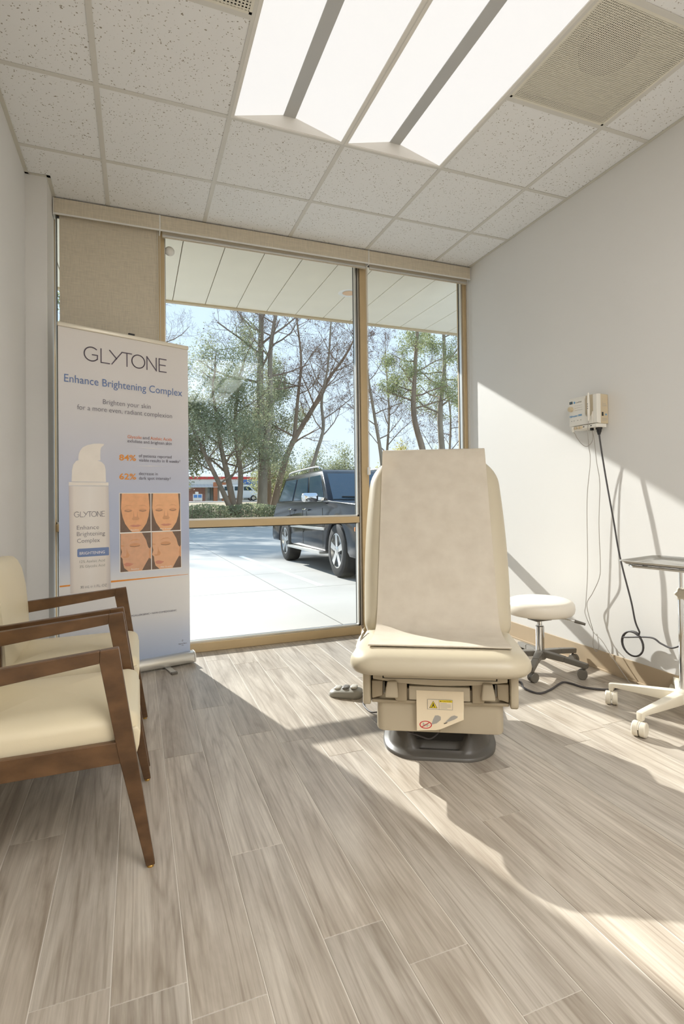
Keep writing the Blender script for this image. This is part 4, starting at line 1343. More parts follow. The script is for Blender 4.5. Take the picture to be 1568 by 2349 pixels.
bt('decrease in', 0.442, 1.220, 0.114, 0.027, M_T3)
bt('dark spot intensity', 0.442, 1.192, 0.185, 0.027, M_T3)
bt('\u2021', 0.630, 1.200, None, 0.016, M_T3)
def bflat(poly, y, m, name):
    return bwarp(MB().prism(poly, y, y - 0.0003).build(name, m, bn, fix=True))
for z in (1.388, 1.277):
    bflat([(0.428, z - 0.0002), (0.515, z - 0.0016), (0.602, z - 0.0002), (0.602, z + 0.0002), (0.515, z + 0.0016), (0.428, z + 0.0002)], -0.0022, M_PW, 'printed_rule')
# printed bottle
def bottle_print():
    m, nt, b = newmat('bottle_print')
    tc = N(nt, 'ShaderNodeTexCoord')
    sp = N(nt, 'ShaderNodeSeparateXYZ')
    nt.links.new(tc.outputs['Object'], sp.inputs[0])
    mr = N(nt, 'ShaderNodeMapRange')
    mr.inputs['From Min'].default_value = 0.053
    mr.inputs['From Max'].default_value = 0.273
    nt.links.new(sp.outputs['X'], mr.inputs['Value'])
    rp = N(nt, 'ShaderNodeValToRGB')
    cr = rp.color_ramp
    stops = [(0.0, (206, 196, 192)), (0.12, (232, 224, 216)), (0.5, (236, 230, 224)), (0.88, (228, 220, 212)), (1.0, (200, 192, 190))]
    while len(cr.elements) < len(stops):
        cr.elements.new(0.5)
    for e, (p, c) in zip(cr.elements, stops):
        e.position = p
        e.color = (*lin(c), 1)
    nt.links.new(mr.outputs[0], rp.inputs['Fac'])
    nt.links.new(rp.outputs['Color'], b.inputs['Base Color'])
    b.inputs['Roughness'].default_value = 0.45
    return m
M_BOT = bottle_print()
M_CAP = mat('cap_print', (240, 232, 222), 0.5, var=0.02, scale=14)
bflat([(0.058, 0.528), (0.275, 0.528), (0.266, 1.150), (0.052, 1.150)], -0.0012, M_BOT, 'printed_bottle')
bflat([(0.052, 1.152), (0.266, 1.152), (0.266, 1.172), (0.052, 1.172)], -0.0012, M_CAP, 'printed_collar')
bflat([(0.066, 1.174), (0.252, 1.174), (0.250, 1.250), (0.244, 1.275), (0.228, 1.292), (0.205, 1.300), (0.110, 1.300), (0.090, 1.292), (0.076, 1.272), (0.069, 1.24)], -0.0012, M_CAP, 'printed_cap')
pump = [(0.102, 1.300), (0.104, 1.330), (0.112, 1.352), (0.126, 1.372), (0.150, 1.386), (0.185, 1.396), (0.215, 1.399), (0.243, 1.398), (0.238, 1.388), (0.226, 1.376), (0.222, 1.360), (0.221, 1.330), (0.222, 1.300)]
bflat(pump, -0.0013, M_CAP, 'printed_pump')
strokes(GLY, 0.080, 0.972, 0.164, 0.030, 0.0022, -0.0024, M_T3, 'bottle_headline')
bt('Enhance', 0.093, 0.897, 0.118, 0.036, M_T3, thin=-0.0005)
bt('Brightening', 0.093, 0.860, 0.152, 0.036, M_T3, thin=-0.0005)
bt('Complex', 0.094, 0.820, 0.122, 0.036, M_T3, thin=-0.0005)
o = rrect(0.094, 0.266, 0.737, 0.786, [0.008, 0.004, 0.004, 0.008], 4)
bflat(o, -0.0018, mat('band_blue', (120, 140, 184), 0.5, var=0.01), 'printed_band')
bt('BRIGHTENING', 0.106, 0.750, 0.137, 0.024, M_PW)
bt('12% Azelaic Acid', 0.106, 0.702, 0.137, 0.022, M_GRY)
bt('3% Glycolic Acid', 0.106, 0.673, 0.137, 0.022, M_GRY)
bt('30 mL \u212E 1 FL. OZ', 0.110, 0.552, 0.143, 0.022, M_T3, thin=-0.0003)
# orange line thinning to the right
bflat([(0.002, 0.571), (0.056, 0.572), (0.056, 0.581), (0.002, 0.580)], -0.0010, M_T4, 'orange_line')
bflat([(0.276, 0.571), (0.744, 0.578), (0.744, 0.580), (0.276, 0.582)], -0.0010, M_T4, 'orange_line')
bt('HYPOALLERGENIC \u2022 NON-COMEDOGENIC', 0.372, 0.350, 0.296, 0.015, M_T3)
strokes([arc(0.5, 0.72, 0.14, 0.28, -0.6, 4.6, 14), [(0.5, 0.45), (0.5, 0.98)]], 0.690, 0.139, 0.030, 0.020, 0.0009, -0.0012, M_T3, 'small_emblem')
bt('Pierre Fabre', 0.680, 0.131, 0.052, 0.012, M_T3, thin=-0.0001)
bt('USA', 0.698, 0.121, 0.014, 0.008, M_T3)
# four before and after photographs
M_SKIN = [mat('print_skin', (240, 180, 134), 0.55, var=0.05, scale=30), mat('print_skin_light', (243, 186, 140), 0.55, var=0.03, scale=30), mat('print_skin_pale', (226, 176, 142), 0.55, var=0.05, scale=30), mat('print_skin_fair', (233, 182, 144), 0.55, var=0.03, scale=30)]
M_SKD = mat('print_skin_shade', (220, 162, 122), 0.55, var=0.03, scale=30)
M_LIP = mat('print_lip', (214, 146, 124), 0.55, var=0.02)
M_HAIR = mat('print_hair', (122, 100, 86), 0.55, var=0.08, scale=40)
bflat([(0.326, 0.625), (0.703, 0.625), (0.699, 1.110), (0.326, 1.110)], -0.0010, M_PW, 'photo_border')
def ell(cx, cz, rx, rz, n=26, a0=0.0, a1=2 * PI):
    return [(cx + rx * math.cos(a0 + (a1 - a0) * i / n), cz + rz * math.sin(a0 + (a1 - a0) * i / n)) for i in range(n if abs(a1 - a0 - 2 * PI) < 1e-6 else n + 1)]
def clip(poly, x0, x1, z0, z1):
    def side(ps, f, inter):
        out = []
        for i in range(len(ps)):
            a, b_ = ps[i - 1], ps[i]
            if f(b_):
                if not f(a):
                    out.append(inter(a, b_))
                out.append(b_)
            elif f(a):
                out.append(inter(a, b_))
        return out
    def ix(c):
        return lambda a, b_: (c, a[1] + (b_[1] - a[1]) * (c - a[0]) / (b_[0] - a[0]))
    def iz(c):
        return lambda a, b_: (a[0] + (b_[0] - a[0]) * (c - a[1]) / (b_[1] - a[1]), c)
    poly = side(poly, lambda p: p[0] >= x0, ix(x0))
    poly = side(poly, lambda p: p[0] <= x1, ix(x1))
    poly = side(poly, lambda p: p[1] >= z0, iz(z0))
    return side(poly, lambda p: p[1] <= z1, iz(z1))
def photo(x0, x1, z0, z1, skin, kind, cap):
    ph = bflat([(x0, z0), (x1, z0), (x1, z1), (x0, z1)], -0.0014, M_HAIR, 'printed_photo')
    w, h = x1 - x0, z1 - z0
    def F(u, v):
        return (x0 + u * w, z0 + v * h)
    def part(poly, y, m, name):
        q = clip([F(u, v) for u, v in poly], x0, x1, z0, z1)
        if len(q) > 2:
            o_ = MB().prism(q, y, y - 0.0002).build(name, m, ph)
            bwarp(o_)
    if kind == 0:
        part([(0.06, 1.0), (0.03, 0.62), (0.08, 0.40), (0.16, 0.22), (0.30, 0.06), (0.42, -0.02), (0.60, -0.02), (0.72, 0.06), (0.86, 0.22), (0.93, 0.40), (0.97, 0.62), (0.93, 1.0)], -0.0018, skin, 'face')
        for sg in (-1, 1):
            c = 0.5 + sg * 0.24
            part([(c - 0.15, 0.66 + 0.02 * sg), (c - 0.05, 0.70), (c + 0.06, 0.70), (c + 0.15, 0.66 - 0.02 * sg), (c + 0.05, 0.685), (c - 0.05, 0.683)], -0.0022, M_SKD, 'brow')
            part(ell(c, 0.56, 0.13, 0.045, 16), -0.0021, M_SKD, 'eyelid')
            part([(c - 0.12, 0.555), (c, 0.53), (c + 0.12, 0.555), (c + 0.10, 0.562), (c, 0.542), (c - 0.10, 0.562)], -0.0024, M_HAIR, 'lash_line')
            part(ell(0.5 + sg * 0.07, 0.325, 0.035, 0.014, 10), -0.0023, M_SKD, 'nostril')
        part([(0.44, 0.56), (0.42, 0.40), (0.37, 0.34), (0.42, 0.305), (0.58, 0.305), (0.63, 0.34), (0.58, 0.40), (0.56, 0.56), (0.54, 0.40), (0.46, 0.40)], -0.0021, M_SKD, 'nose')
        part([(0.30, 0.165), (0.42, 0.19), (0.50, 0.18), (0.58, 0.19), (0.70, 0.165), (0.58, 0.13), (0.42, 0.13)], -0.0022, M_LIP, 'mouth')
    else:
        part([(0.02, 1.0), (0.02, 0.62), (0.05, 0.52), (0.01, 0.40), (0.07, 0.34), (0.08, 0.24), (0.12, 0.10), (0.26, 0.0), (0.70, 0.0), (0.84, 0.20), (0.95, 0.34), (1.0, 0.46), (1.0, 0.52), (0.90, 0.62), (0.84, 0.80), (0.70, 1.0)], -0.0018, skin, 'face')
        part([(0.95, 0.30), (1.0, 0.30), (1.0, 0.62), (0.95, 0.56), (0.93, 0.42)], -0.0020, M_SKD, 'ear')
        part([(0.26, 0.76), (0.38, 0.83), (0.54, 0.84), (0.64, 0.80), (0.54, 0.815), (0.38, 0.805)], -0.0022, M_SKD, 'brow')
        part(ell(0.47, 0.68, 0.18, 0.055, 16), -0.0021, M_SKD, 'eyelid')
        part([(0.30, 0.655), (0.46, 0.635), (0.64, 0.655), (0.62, 0.665), (0.46, 0.648), (0.32, 0.664)], -0.0024, M_HAIR, 'lash_line')
        part([(0.02, 0.66), (0.12, 0.66), (0.13, 0.68), (0.02, 0.70)], -0.0021, M_SKD, 'eyelid')
        part([(0.20, 0.62), (0.24, 0.50), (0.30, 0.43), (0.26, 0.37), (0.12, 0.36), (0.06, 0.40), (0.18, 0.40), (0.20, 0.50)], -0.0021, M_SKD, 'nose')
        part([(0.10, 0.20), (0.20, 0.235), (0.28, 0.225), (0.42, 0.19), (0.30, 0.135), (0.16, 0.14)], -0.0022, M_LIP, 'mouth')
    txt = text_mesh('caption', cap, 0.013, M_PW, ph, Matrix.Translation((x0 + w * 0.5 - 0.028 - 0.012 * (cap != 'Baseline'), -0.0028, z0 + 0.008)) @ RX, width=0.046 if cap == 'Baseline' else 0.074)
    bwarp(txt)
photo(0.330, 0.510, 0.870, 1.106, M_SKIN[0], 0, 'Baseline')
photo(0.515, 0.696, 0.870, 1.106, M_SKIN[1], 0, 'After 16 weeks')
photo(0.330, 0.511, 0.629, 0.863, M_SKIN[2], 1, 'Baseline')
photo(0.516, 0.699, 0.629, 0.863, M_SKIN[3], 1, 'After 16 weeks')

# ---------------------------------------------------------------- outside: paving and ground
def gz(y):
    return -0.02 - 0.02 * (min(y, 30.0) - 1.95)
M_CONC = mat('concrete', (184, 181, 174), 0.75, var=0.05, scale=1.3, bump=0.1, bscale=80)
pav = holder('paving', 'pale concrete paving and driveway outside the window', 'pavement')
ycut = [1.915, 4.5, 6.2, 9.4, 12.6, 15.8, 19.0, 22.4, 26.0, 30.0]
xcut = [1.80 + 3.05 * i for i in range(-5, 11)]
for i in range(len(xcut) - 1):
    for j in range(len(ycut) - 1):
        x0, x1, y0, y1 = xcut[i] + 0.006, xcut[i + 1] - 0.006, ycut[j] + (0.006 if j else 0), ycut[j + 1] - 0.006
        b = MB()
        b.add([(x0, y0, gz(y0) - 0.1), (x1, y0, gz(y0) - 0.1), (x1, y1, gz(y1) - 0.1), (x0, y1, gz(y1) - 0.1), (x0, y0, gz(y0)), (x1, y0, gz(y0)), (x1, y1, gz(y1)), (x0, y1, gz(y1))],
              [(0, 3, 2, 1), (4, 5, 6, 7), (0, 1, 5, 4), (1, 2, 6, 5), (2, 3, 7, 6), (3, 0, 4, 7)])
        b.build('paving_slab', M_CONC, pav, fix=False)
xa, xb = xcut[0], xcut[-1]
MB().add([(xa, 1.915, gz(1.915) - 0.012), (xb, 1.915, gz(1.915) - 0.012), (xb, 30, gz(30) - 0.012), (xa, 30, gz(30) - 0.012), (xa, 1.915, -0.9), (xb, 1.915, -0.9), (xb, 30, -0.9), (xa, 30, -0.9)], [(0, 1, 2, 3), (4, 7, 6, 5), (0, 4, 5, 1), (1, 5, 6, 2), (2, 6, 7, 3), (3, 7, 4, 0)]).build('joint_bed', mat('joint_grey', (150, 145, 136), 0.8), pav)
x0, x1, y0, y1 = 2.31, 2.41, 4.56, 9.6
MB().add([(x0, y0, gz(y0) + 0.002), (x1, y0, gz(y0) + 0.002), (x1 - 0.15, y1, gz(y1) + 0.002), (x0 - 0.15, y1, gz(y1) + 0.002)], [(0, 1, 2, 3)]).build('parking_line', mat('road_paint', (246, 244, 238), 0.6), pav)

M_LAWN = mat('winter_lawn', (158, 140, 106), 0.9, var=0.22, scale=1.2, bump=0.3, bscale=12)
def lz(y):
    if y < 36: return -0.60 + (0.25 + 0.60) * (y - 30) / 6
    if y < 60: return 0.25 + 0.35 * (y - 36) / 24
    return 0.60
g = []
for i, y in enumerate([30, 31.5, 33, 36, 40, 46, 52, 58, 75, 100, 140]):
    g.append([(x, y, lz(y) + 0.06 * noise.noise((x * 0.3, y * 0.3, 0))) for x in range(-70, 141, 10)])
lawn = MB()
R_, C_ = len(g), len(g[0])
lawn.v = [p for r in g for p in r]
for i in range(R_ - 1):
    for j in range(C_ - 1):
        lawn.f.append((i * C_ + j, i * C_ + j + 1, (i + 1) * C_ + j + 1, (i + 1) * C_ + j))
struct(lawn.build('lawn', M_LAWN, smooth=60), 'brown winter lawn beyond the driveway', 'ground')
struct(MB().box(-70, 140, 60.5, 69, 0.3, 0.68).build('road', mat('asphalt', (178, 174, 168), 0.8, var=0.05), bevel=0.02), 'pale road in front of the far shop building', 'road')

# ---------------------------------------------------------------- dark sport utility vehicle
M_PAINT = mat('navy_paint', (14, 17, 26), 0.14, metal=0.0, var=0.02, coat=0.15, spec=0.3)
M_AUTOGL = mat('auto_glass', (46, 70, 86), 0.06, metal=0.0, var=0.02, coat=0.4)
M_TIRE = mat('tire', (42, 41, 40), 0.75, var=0.05)
M_RIM = mat('rim_silver', (212, 211, 208), 0.22, metal=0.85, var=0.02)
M_LAMP = mat('headlamp', (210, 220, 226), 0.08, metal=0.1, coat=1.0)
M_AMB = mat('amber_lamp', (226, 140, 70), 0.2)
car = thing('parked_suv', 'dark navy sport utility vehicle with silver wheels parked nose to window', 'car', (3.78, 5.24, gz(5.24)), 0)
car.rotation_euler = (-0.02, 0, 0)
HW, WB = 0.97, 2.93
def archpts(cy, r, n=10):
    return [(cy + r * math.cos(PI * i / n), 0.38 + r * math.sin(PI * i / n)) for i in range(n + 1)]
side = [(-0.86, 0.30), (-0.94, 0.40), (-0.95, 0.62), (-0.92, 0.86), (-0.86, 1.00), (-0.70, 1.05), (0.0, 1.09), (0.62, 1.12), (2.0, 1.13), (3.92, 1.14), (3.98, 0.80), (3.96, 0.42), (3.88, 0.36)]
side += [(3.40, 0.36)] + archpts(WB, 0.44) + [(2.45, 0.34), (0.50, 0.34)] + archpts(0.0, 0.44) + [(-0.50, 0.32)]
body = MB().prism(side, -HW, HW, 'yz')
body.v = [(x * (1.0 - 0.10 * max(0, (z - 0.9)) / 0.24 - 0.07 * max(0, (-0.55 - y)) / 0.4), y, z) for x, y, z in body.v]
body.build('body', M_PAINT, car, bevel=0.035, segs=3, smooth=40)
cab = MB()
bl = [(-0.86, 0.62), (0.86, 0.62), (0.88, 3.90), (-0.88, 3.90)]
rf = [(-0.70, 1.34), (0.70, 1.34), (0.72, 3.72), (-0.72, 3.72)]
RH = 1.66
cab.v = [(a, b_, 1.10) for a, b_ in bl] + [(a, b_, RH - 0.05) for a, b_ in rf] + [(a * 0.93, 1.50 if b_ < 2 else 3.62, RH) for a, b_ in rf]
cab.f = [(0, 3, 2, 1), (8, 9, 10, 11)] + [(i, (i + 1) % 4, 4 + (i + 1) % 4, 4 + i) for i in range(4)] + [(4 + i, 4 + (i + 1) % 4, 8 + (i + 1) % 4, 8 + i) for i in range(4)]
cab.build('cabin', M_PAINT, car, bevel=0.02, segs=2, smooth=40)
def lerp3(a, b_, t):
    return tuple(a[i] + (b_[i] - a[i]) * t for i in range(3))
def panelq(p00, p10, p11, p01, u0, u1, v0, v1, nrm, name, m, th=0.012):
    def P(u, v):
        return Vector(lerp3(lerp3(p00, p10, u), lerp3(p01, p11, u), v))
    q = [P(u0, v0), P(u1, v0), P(u1, v1), P(u0, v1)]
    n_ = Vector(nrm).normalized() * th
    b = MB()
    b.add([p - n_ for p in q] + [p + n_ for p in q], [(0, 3, 2, 1), (4, 5, 6, 7), (0, 1, 5, 4), (1, 2, 6, 5), (2, 3, 7, 6), (3, 0, 4, 7)])
    return b.build(name, m, car, bevel=0.004)
panelq((-0.86, 0.62, 1.10), (0.86, 0.62, 1.10), (0.70, 1.34, RH - 0.05), (-0.70, 1.34, RH - 0.05), 0.05, 0.95, 0.06, 0.93, (0, -1, 1.3), 'windshield', M_AUTOGL, 0.008)
for sg in (-1, 1):
    A0, A1 = (sg * 0.86, 0.62, 1.10), (sg * 0.88, 3.90, 1.10)
    B0, B1 = (sg * 0.70, 1.34, RH - 0.05), (sg * 0.72, 3.72, RH - 0.05)
    for (u0, u1) in ((0.06, 0.30), (0.34, 0.60), (0.64, 0.95)):
        panelq(A0, A1, B1, B0, u0, u1, 0.08, 0.90, (sg, 0, 0.32), 'side_window', M_AUTOGL, 0.008)
    MB().tube(catmull([(sg * 0.68, 1.55, RH + 0.01), (sg * 0.69, 1.68, RH + 0.055), (sg * 0.69, 2.6, RH + 0.065), (sg * 0.69, 3.45, RH + 0.05), (sg * 0.68, 3.58, RH + 0.005)], 5), 0.016, 8).build('roof_rail', M_ALU, car, smooth=50)
    mr = MB().levels(resample(rrect(-0.13, 0.13, -0.07, 0.07, 0.045, 5), 0.04), [(0.02, -0.06), (0.0, -0.04), (0.0, 0.02), (0.02, 0.045), (0.05, 0.055)], 0.006, 3)
    mr.xf(Matrix.Translation((sg * 1.08, 0.86, 1.17)) @ Matrix.Rotation(PI / 2, 4, 'X')).bar((sg * 0.86, 0.88, 1.14), (sg * 1.0, 0.87, 1.16), 0.08, 0.05)
    mr.build('wing_mirror', M_CHROME, car, smooth=40)
    MB().box(sg * 0.90, sg * 1.06, 0.52, 2.42, 0.30, 0.34).build('running_board', M_ALU, car, bevel=0.012)
    MB().box(sg * 0.955, sg * 0.985, 0.50, 2.44, 0.66, 0.70).build('side_moulding', M_ALU, car, bevel=0.008)
    for y in (1.50, 2.42):
        MB().box(sg * 0.95, sg * 0.985, y, y + 0.16, 0.97, 1.00).build('door_handle', M_CHROME, car, bevel=0.008)
    for y in (0.58, 1.66, 2.50):
        MB().box(sg * 0.966, sg * 0.9725, y, y + 0.008, 0.40, 1.0).build('door_gap', M_DARK, car)
    hl = MB().prism([(-0.955, 0.76), (-0.955, 0.94), (-0.88, 0.985), (-0.68, 0.985), (-0.72, 0.80)], sg * 0.58, sg * 0.935, 'yz')
    hl.build('headlight', M_LAMP, car, bevel=0.02, segs=2)
    MB().box(sg * 0.80, sg * 0.955, -0.78, -0.68, 0.68, 0.74).build('turn_signal', M_AMB, car, bevel=0.01)
    MB().lathe([(0.055, 0), (0.06, 0.01), (0.04, 0.02), (0.005, 0.022)], 18, (sg * 0.66, -0.945, 0.50), Matrix.Rotation(PI / 2, 4, 'X')).build('fog_lamp', M_LAMP, car, smooth=40)
MB().box(-0.56, 0.56, -0.965, -0.90, 0.72, 0.97).build('grille', M_DARK, car, bevel=0.02)
for z in (0.76, 0.845, 0.93):
    MB().box(-0.54, 0.54, -0.982, -0.955, z - 0.016, z + 0.016).build('grille_bar', M_CHROME, car, bevel=0.006)
MB().box(-0.90, 0.90, -1.02, -0.80, 0.40, 0.62).build('bumper', M_PAINT, car, bevel=0.05, segs=3, smooth=40)
MB().box(-0.16, 0.16, -1.03, -1.015, 0.46, 0.58).build('plate', M_WHITE, car, bevel=0.004)
MB().bar((-0.60, 0.70, 1.175), (0.05, 0.66, 1.165), 0.02, 0.012).build('wiper', M_BLACK, car)
RYm = Matrix.Rotation(PI / 2, 4, 'Y')
for wy in (0.0, WB):
    for sg in (-1, 1):
        wc = (sg * (HW - 0.125), wy, 0.385)
        w_ = MB().lathe([(0.255, -0.125), (0.33, -0.128), (0.372, -0.11), (0.385, -0.07), (0.385, 0.07), (0.372, 0.11), (0.33, 0.128), (0.255, 0.125), (0.250, 0.0), (0.255, -0.125)], 36, wc, RYm, cap=False).build('tire', M_TIRE, car, smooth=35)
        rim = MB().lathe([(0.25, 0.05), (0.252, 0.118), (0.235, 0.122), (0.225, 0.06), (0.06, 0.05)], 32, (0, 0, 0), RYm)
        for i in range(5):
            a = 2 * PI * i / 5 + 0.3
            d = Vector((0, math.cos(a), math.sin(a)))
            rim.bar(d * 0.05 + Vector((0.10, 0, 0)), d * 0.235 + Vector((0.112, 0, 0)), 0.075, 0.03, (1, 0, 0), w2=0.095, h2=0.02)
        rim.lathe([(0.07, 0.08), (0.07, 0.118), (0.05, 0.128), (0.005, 0.13)], 20, (0, 0, 0), RYm)
        rim.xf(Matrix.Translation(wc) @ Matrix.Rotation(0 if sg > 0 else PI, 4, 'Z'))
        rim.build('wheel_rim', M_RIM, w_, smooth=35)
        MB().lathe([(0.24, 0.0), (0.24, 0.03)], 24, wc, RYm).build('brake_disc', M_DARK, w_, smooth=35)

# ---------------------------------------------------------------- far shop building, sign, white van
M_BRICK = mat('far_brick', (214, 164, 150), 0.8, var=0.08, scale=3)
M_FASC = mat('far_fascia', (236, 230, 220), 0.7, var=0.02)
M_REDB = mat('red_band', (214, 70, 62), 0.6, var=0.03)
M_SHOPG = mat('shop_glass', (128, 142, 140), 0.1, var=0.05, coat=0.6)
M_COLM = mat('brown_column', (190, 120, 82), 0.7, var=0.05)
bd = thing('shop_building', 'low far shop building with red roof band and brick end', 'building', (6.0, 80.0, 0.6))
MB().box(-14, 30, 0, 14, 0, 3.2).build('wall', M_FASC, bd)
MB().box(-14.2, 30.2, -0.25, 14.2, 3.25, 3.62).build('red_band', M_REDB, bd, bevel=0.03)
MB().box(-14.1, 30.1, -0.12, 14.1, 2.45, 3.25).build('fascia', M_FASC, bd)
MB().box(-6.0, 3.4, -0.10, 0.0, 0.0, 2.45).build('brick_front', M_BRICK, bd)
cn = MB()
cn.add([(-7, -2.4, 2.05), (16, -2.4, 2.05), (16, -0.12, 2.5), (-7, -0.12, 2.5), (-7, -2.4, 2.0), (16, -2.4, 2.0), (16, -0.12, 2.45), (-7, -0.12, 2.45)], [(0, 1, 2, 3), (7, 6, 5, 4), (0, 4, 5, 1), (1, 5, 6, 2), (2, 6, 7, 3), (3, 7, 4, 0)])
for i in range(46):
    x = -6.8 + i * 0.5
    cn.bar((x, -2.4, 2.07), (x, -0.12, 2.52), 0.05, 0.05)
cn.build('canopy', mat('canopy_metal', (206, 206, 200), 0.4, metal=0.3), bd)
for x in (4.6, 5.8, 13.2, 20.0, 27.0):
    MB().box(x - 0.28, x + 0.28, -2.3, -1.8, 0, 2.75).build('column', M_COLM, bd, bevel=0.02)
for x0, x1 in ((3.7, 5.0), (6.4, 8.6), (9.0, 11.2), (11.6, 12.8), (14.0, 16.4), (17.0, 19.4), (20.8, 23.2), (24.0, 26.4)):
    w_ = MB().box(x0, x1, -0.08, 0.02, 0.2, 2.2).build('shop_window', M_SHOPG, bd)
    MB().box(x0 - 0.05, x0 + 0.03, -0.12, 0, 0.15, 2.25).box(x1 - 0.03, x1 + 0.05, -0.12, 0, 0.15, 2.25).box((x0 + x1) / 2 - 0.03, (x0 + x1) / 2 + 0.03, -0.12, 0, 0.15, 2.2).build('window_frame', M_FASC, w_)
MB().box(8.2, 11.4, -0.28, -0.10, 2.55, 3.15).build('shop_sign', mat('blue_sign', (80, 120, 180), 0.5), bd, bevel=0.02)
sg_ = thing('yard_sign', 'small blue and white sign standing by the far brick wall', 'sign', (7.45, 71.0, 0.62))
for x in (-0.45, 0.45):
    MB().box(x - 0.03, x + 0.03, -0.03, 0.03, 0, 1.0).build('post', M_WHITE, sg_)
MB().box(-0.58, 0.58, -0.07, -0.03, 0.15, 1.0).build('board', M_WHITE, sg_)
for x in (-0.27, 0.27):
    MB().box(x - 0.22, x + 0.22, -0.09, -0.07, 0.52, 0.92).build('blue_panel', mat('sign_blue', (88, 140, 206), 0.5), sg_)
MB().box(-0.3, 0.1, -0.06, -0.02, 1.0, 1.3).build('topper', M_WHITE, sg_)

vn = thing('white_van', 'white van driving along the far road behind the trees', 'van', (11.85, 65.0, 0.68))
M_VAN = mat('van_white', (236, 236, 234), 0.3, coat=0.5, var=0.01)
sd = [(-2.32, 0.35), (-2.36, 1.1), (-2.25, 1.85), (-2.1, 1.95), (0.7, 1.95), (1.0, 1.88), (1.65, 1.22), (2.25, 1.08), (2.36, 0.75), (2.34, 0.38)]
MB().prism(sd, -0.95, 0.95).build('body', M_VAN, vn, bevel=0.06, segs=2, smooth=40)
for x0, x1 in ((-2.0, -0.95), (-0.80, 0.15)):
    MB().box(x0, x1, -0.97, 0.97, 1.28, 1.76).build('side_window', M_AUTOGL, vn, bevel=0.01)
MB().prism([(0.28, 1.28), (0.28, 1.76), (0.92, 1.76), (1.40, 1.28)], -0.97, 0.97).build('side_window', M_AUTOGL, vn, bevel=0.01)
for x in (-1.45, 1.45):
    for y in (-0.9, 0.9):
        MB().lathe([(0.2, -0.1), (0.33, -0.1), (0.35, -0.06), (0.35, 0.06), (0.33, 0.1), (0.2, 0.1)], 20, (x, y, 0.35), Matrix.Rotation(PI / 2, 4, 'X')).build('wheel', M_TIRE, vn, smooth=40)
        MB().lathe([(0.2, -0.105), (0.2, 0.105)], 16, (x, y, 0.35), Matrix.Rotation(PI / 2, 4, 'X')).build('hub_cap', M_RIM, vn, smooth=40)

# ---------------------------------------------------------------- trees and hedge
def bark(name, rgb):
    return mat(name, rgb, 0.9, var=0.18, scale=3.0, bump=0.4, bscale=14, aniso=(1, 1, 0.25))
M_BARK = bark('bark_grey', (160, 146, 128))
M_BARK2 = bark('bark_brown', (150, 130, 110))
M_TWIG = mat('twig', (146, 128, 112), 0.9, var=0.1)
def leafmat(name, rgb, tr=0.5):
    m, nt, b = newmat(name)
    tc = N(nt, 'ShaderNodeTexCoord')
    nz = N(nt, 'ShaderNodeTexNoise')
    nz.inputs['Scale'].default_value = 1.1
    nz.inputs['Detail'].default_value = 5
    nt.links.new(tc.outputs['Object'], nz.inputs['Vector'])
    rp = N(nt, 'ShaderNodeValToRGB')
    c = lin(rgb)
    rp.color_ramp.elements[0].position = 0.3
    rp.color_ramp.elements[1].position = 0.7
    rp.color_ramp.elements[0].color = (c[0] * 0.6, c[1] * 0.65, c[2] * 0.6, 1)
    rp.color_ramp.elements[1].color = (min(1, c[0] * 1.35), min(1, c[1] * 1.3), min(1, c[2] * 1.15), 1)
    nt.links.new(nz.outputs['Fac'], rp.inputs['Fac'])
    nt.links.new(rp.outputs['Color'], b.inputs['Base Color'])
    b.inputs['Roughness'].default_value = 0.55
    tl = N(nt, 'ShaderNodeBsdfTranslucent')
    nt.links.new(rp.outputs['Color'], tl.inputs['Color'])
    mx = N(nt, 'ShaderNodeMixShader')
    mx.inputs['Fac'].default_value = tr
    nt.links.new(b.outputs[0], mx.inputs[1])
    nt.links.new(tl.outputs[0], mx.inputs[2])
    nt.links.new(mx.outputs[0], nt.nodes['Material Output'].inputs['Surface'])
    return m
M_OAK = leafmat('leaf_oak', (160, 165, 138))
M_OAK2 = leafmat('leaf_olive', (172, 176, 130))
M_PINE = leafmat('needle_pine', (158, 164, 124))
M_YELL = leafmat('leaf_yellow', (196, 188, 112))
M_SEED = mat('seed_brown', (128, 92, 78), 0.9, var=0.15)
M_HEDGE = leafmat('leaf_hedge', (164, 170, 142))

def rv(rg):
    while True:
        v = Vector((rg.uniform(-1, 1), rg.uniform(-1, 1), rg.uniform(-1, 1)))
        if 0.05 < v.length < 1:
            return v.normalized()

def leaf(b, p, s, rg, asp=0.55):
    u = rv(rg)
    w = u.cross(rv(rg))
    if w.length < 1e-3:
        return
    w.normalize()
    o = len(b.v)
    b.v += [tuple(p - u * s * 0.5), tuple(p + w * s * asp * 0.5), tuple(p + u * s * 0.5), tuple(p - w * s * asp * 0.5)]
    b.f.append((o, o + 1, o + 2, o + 3))

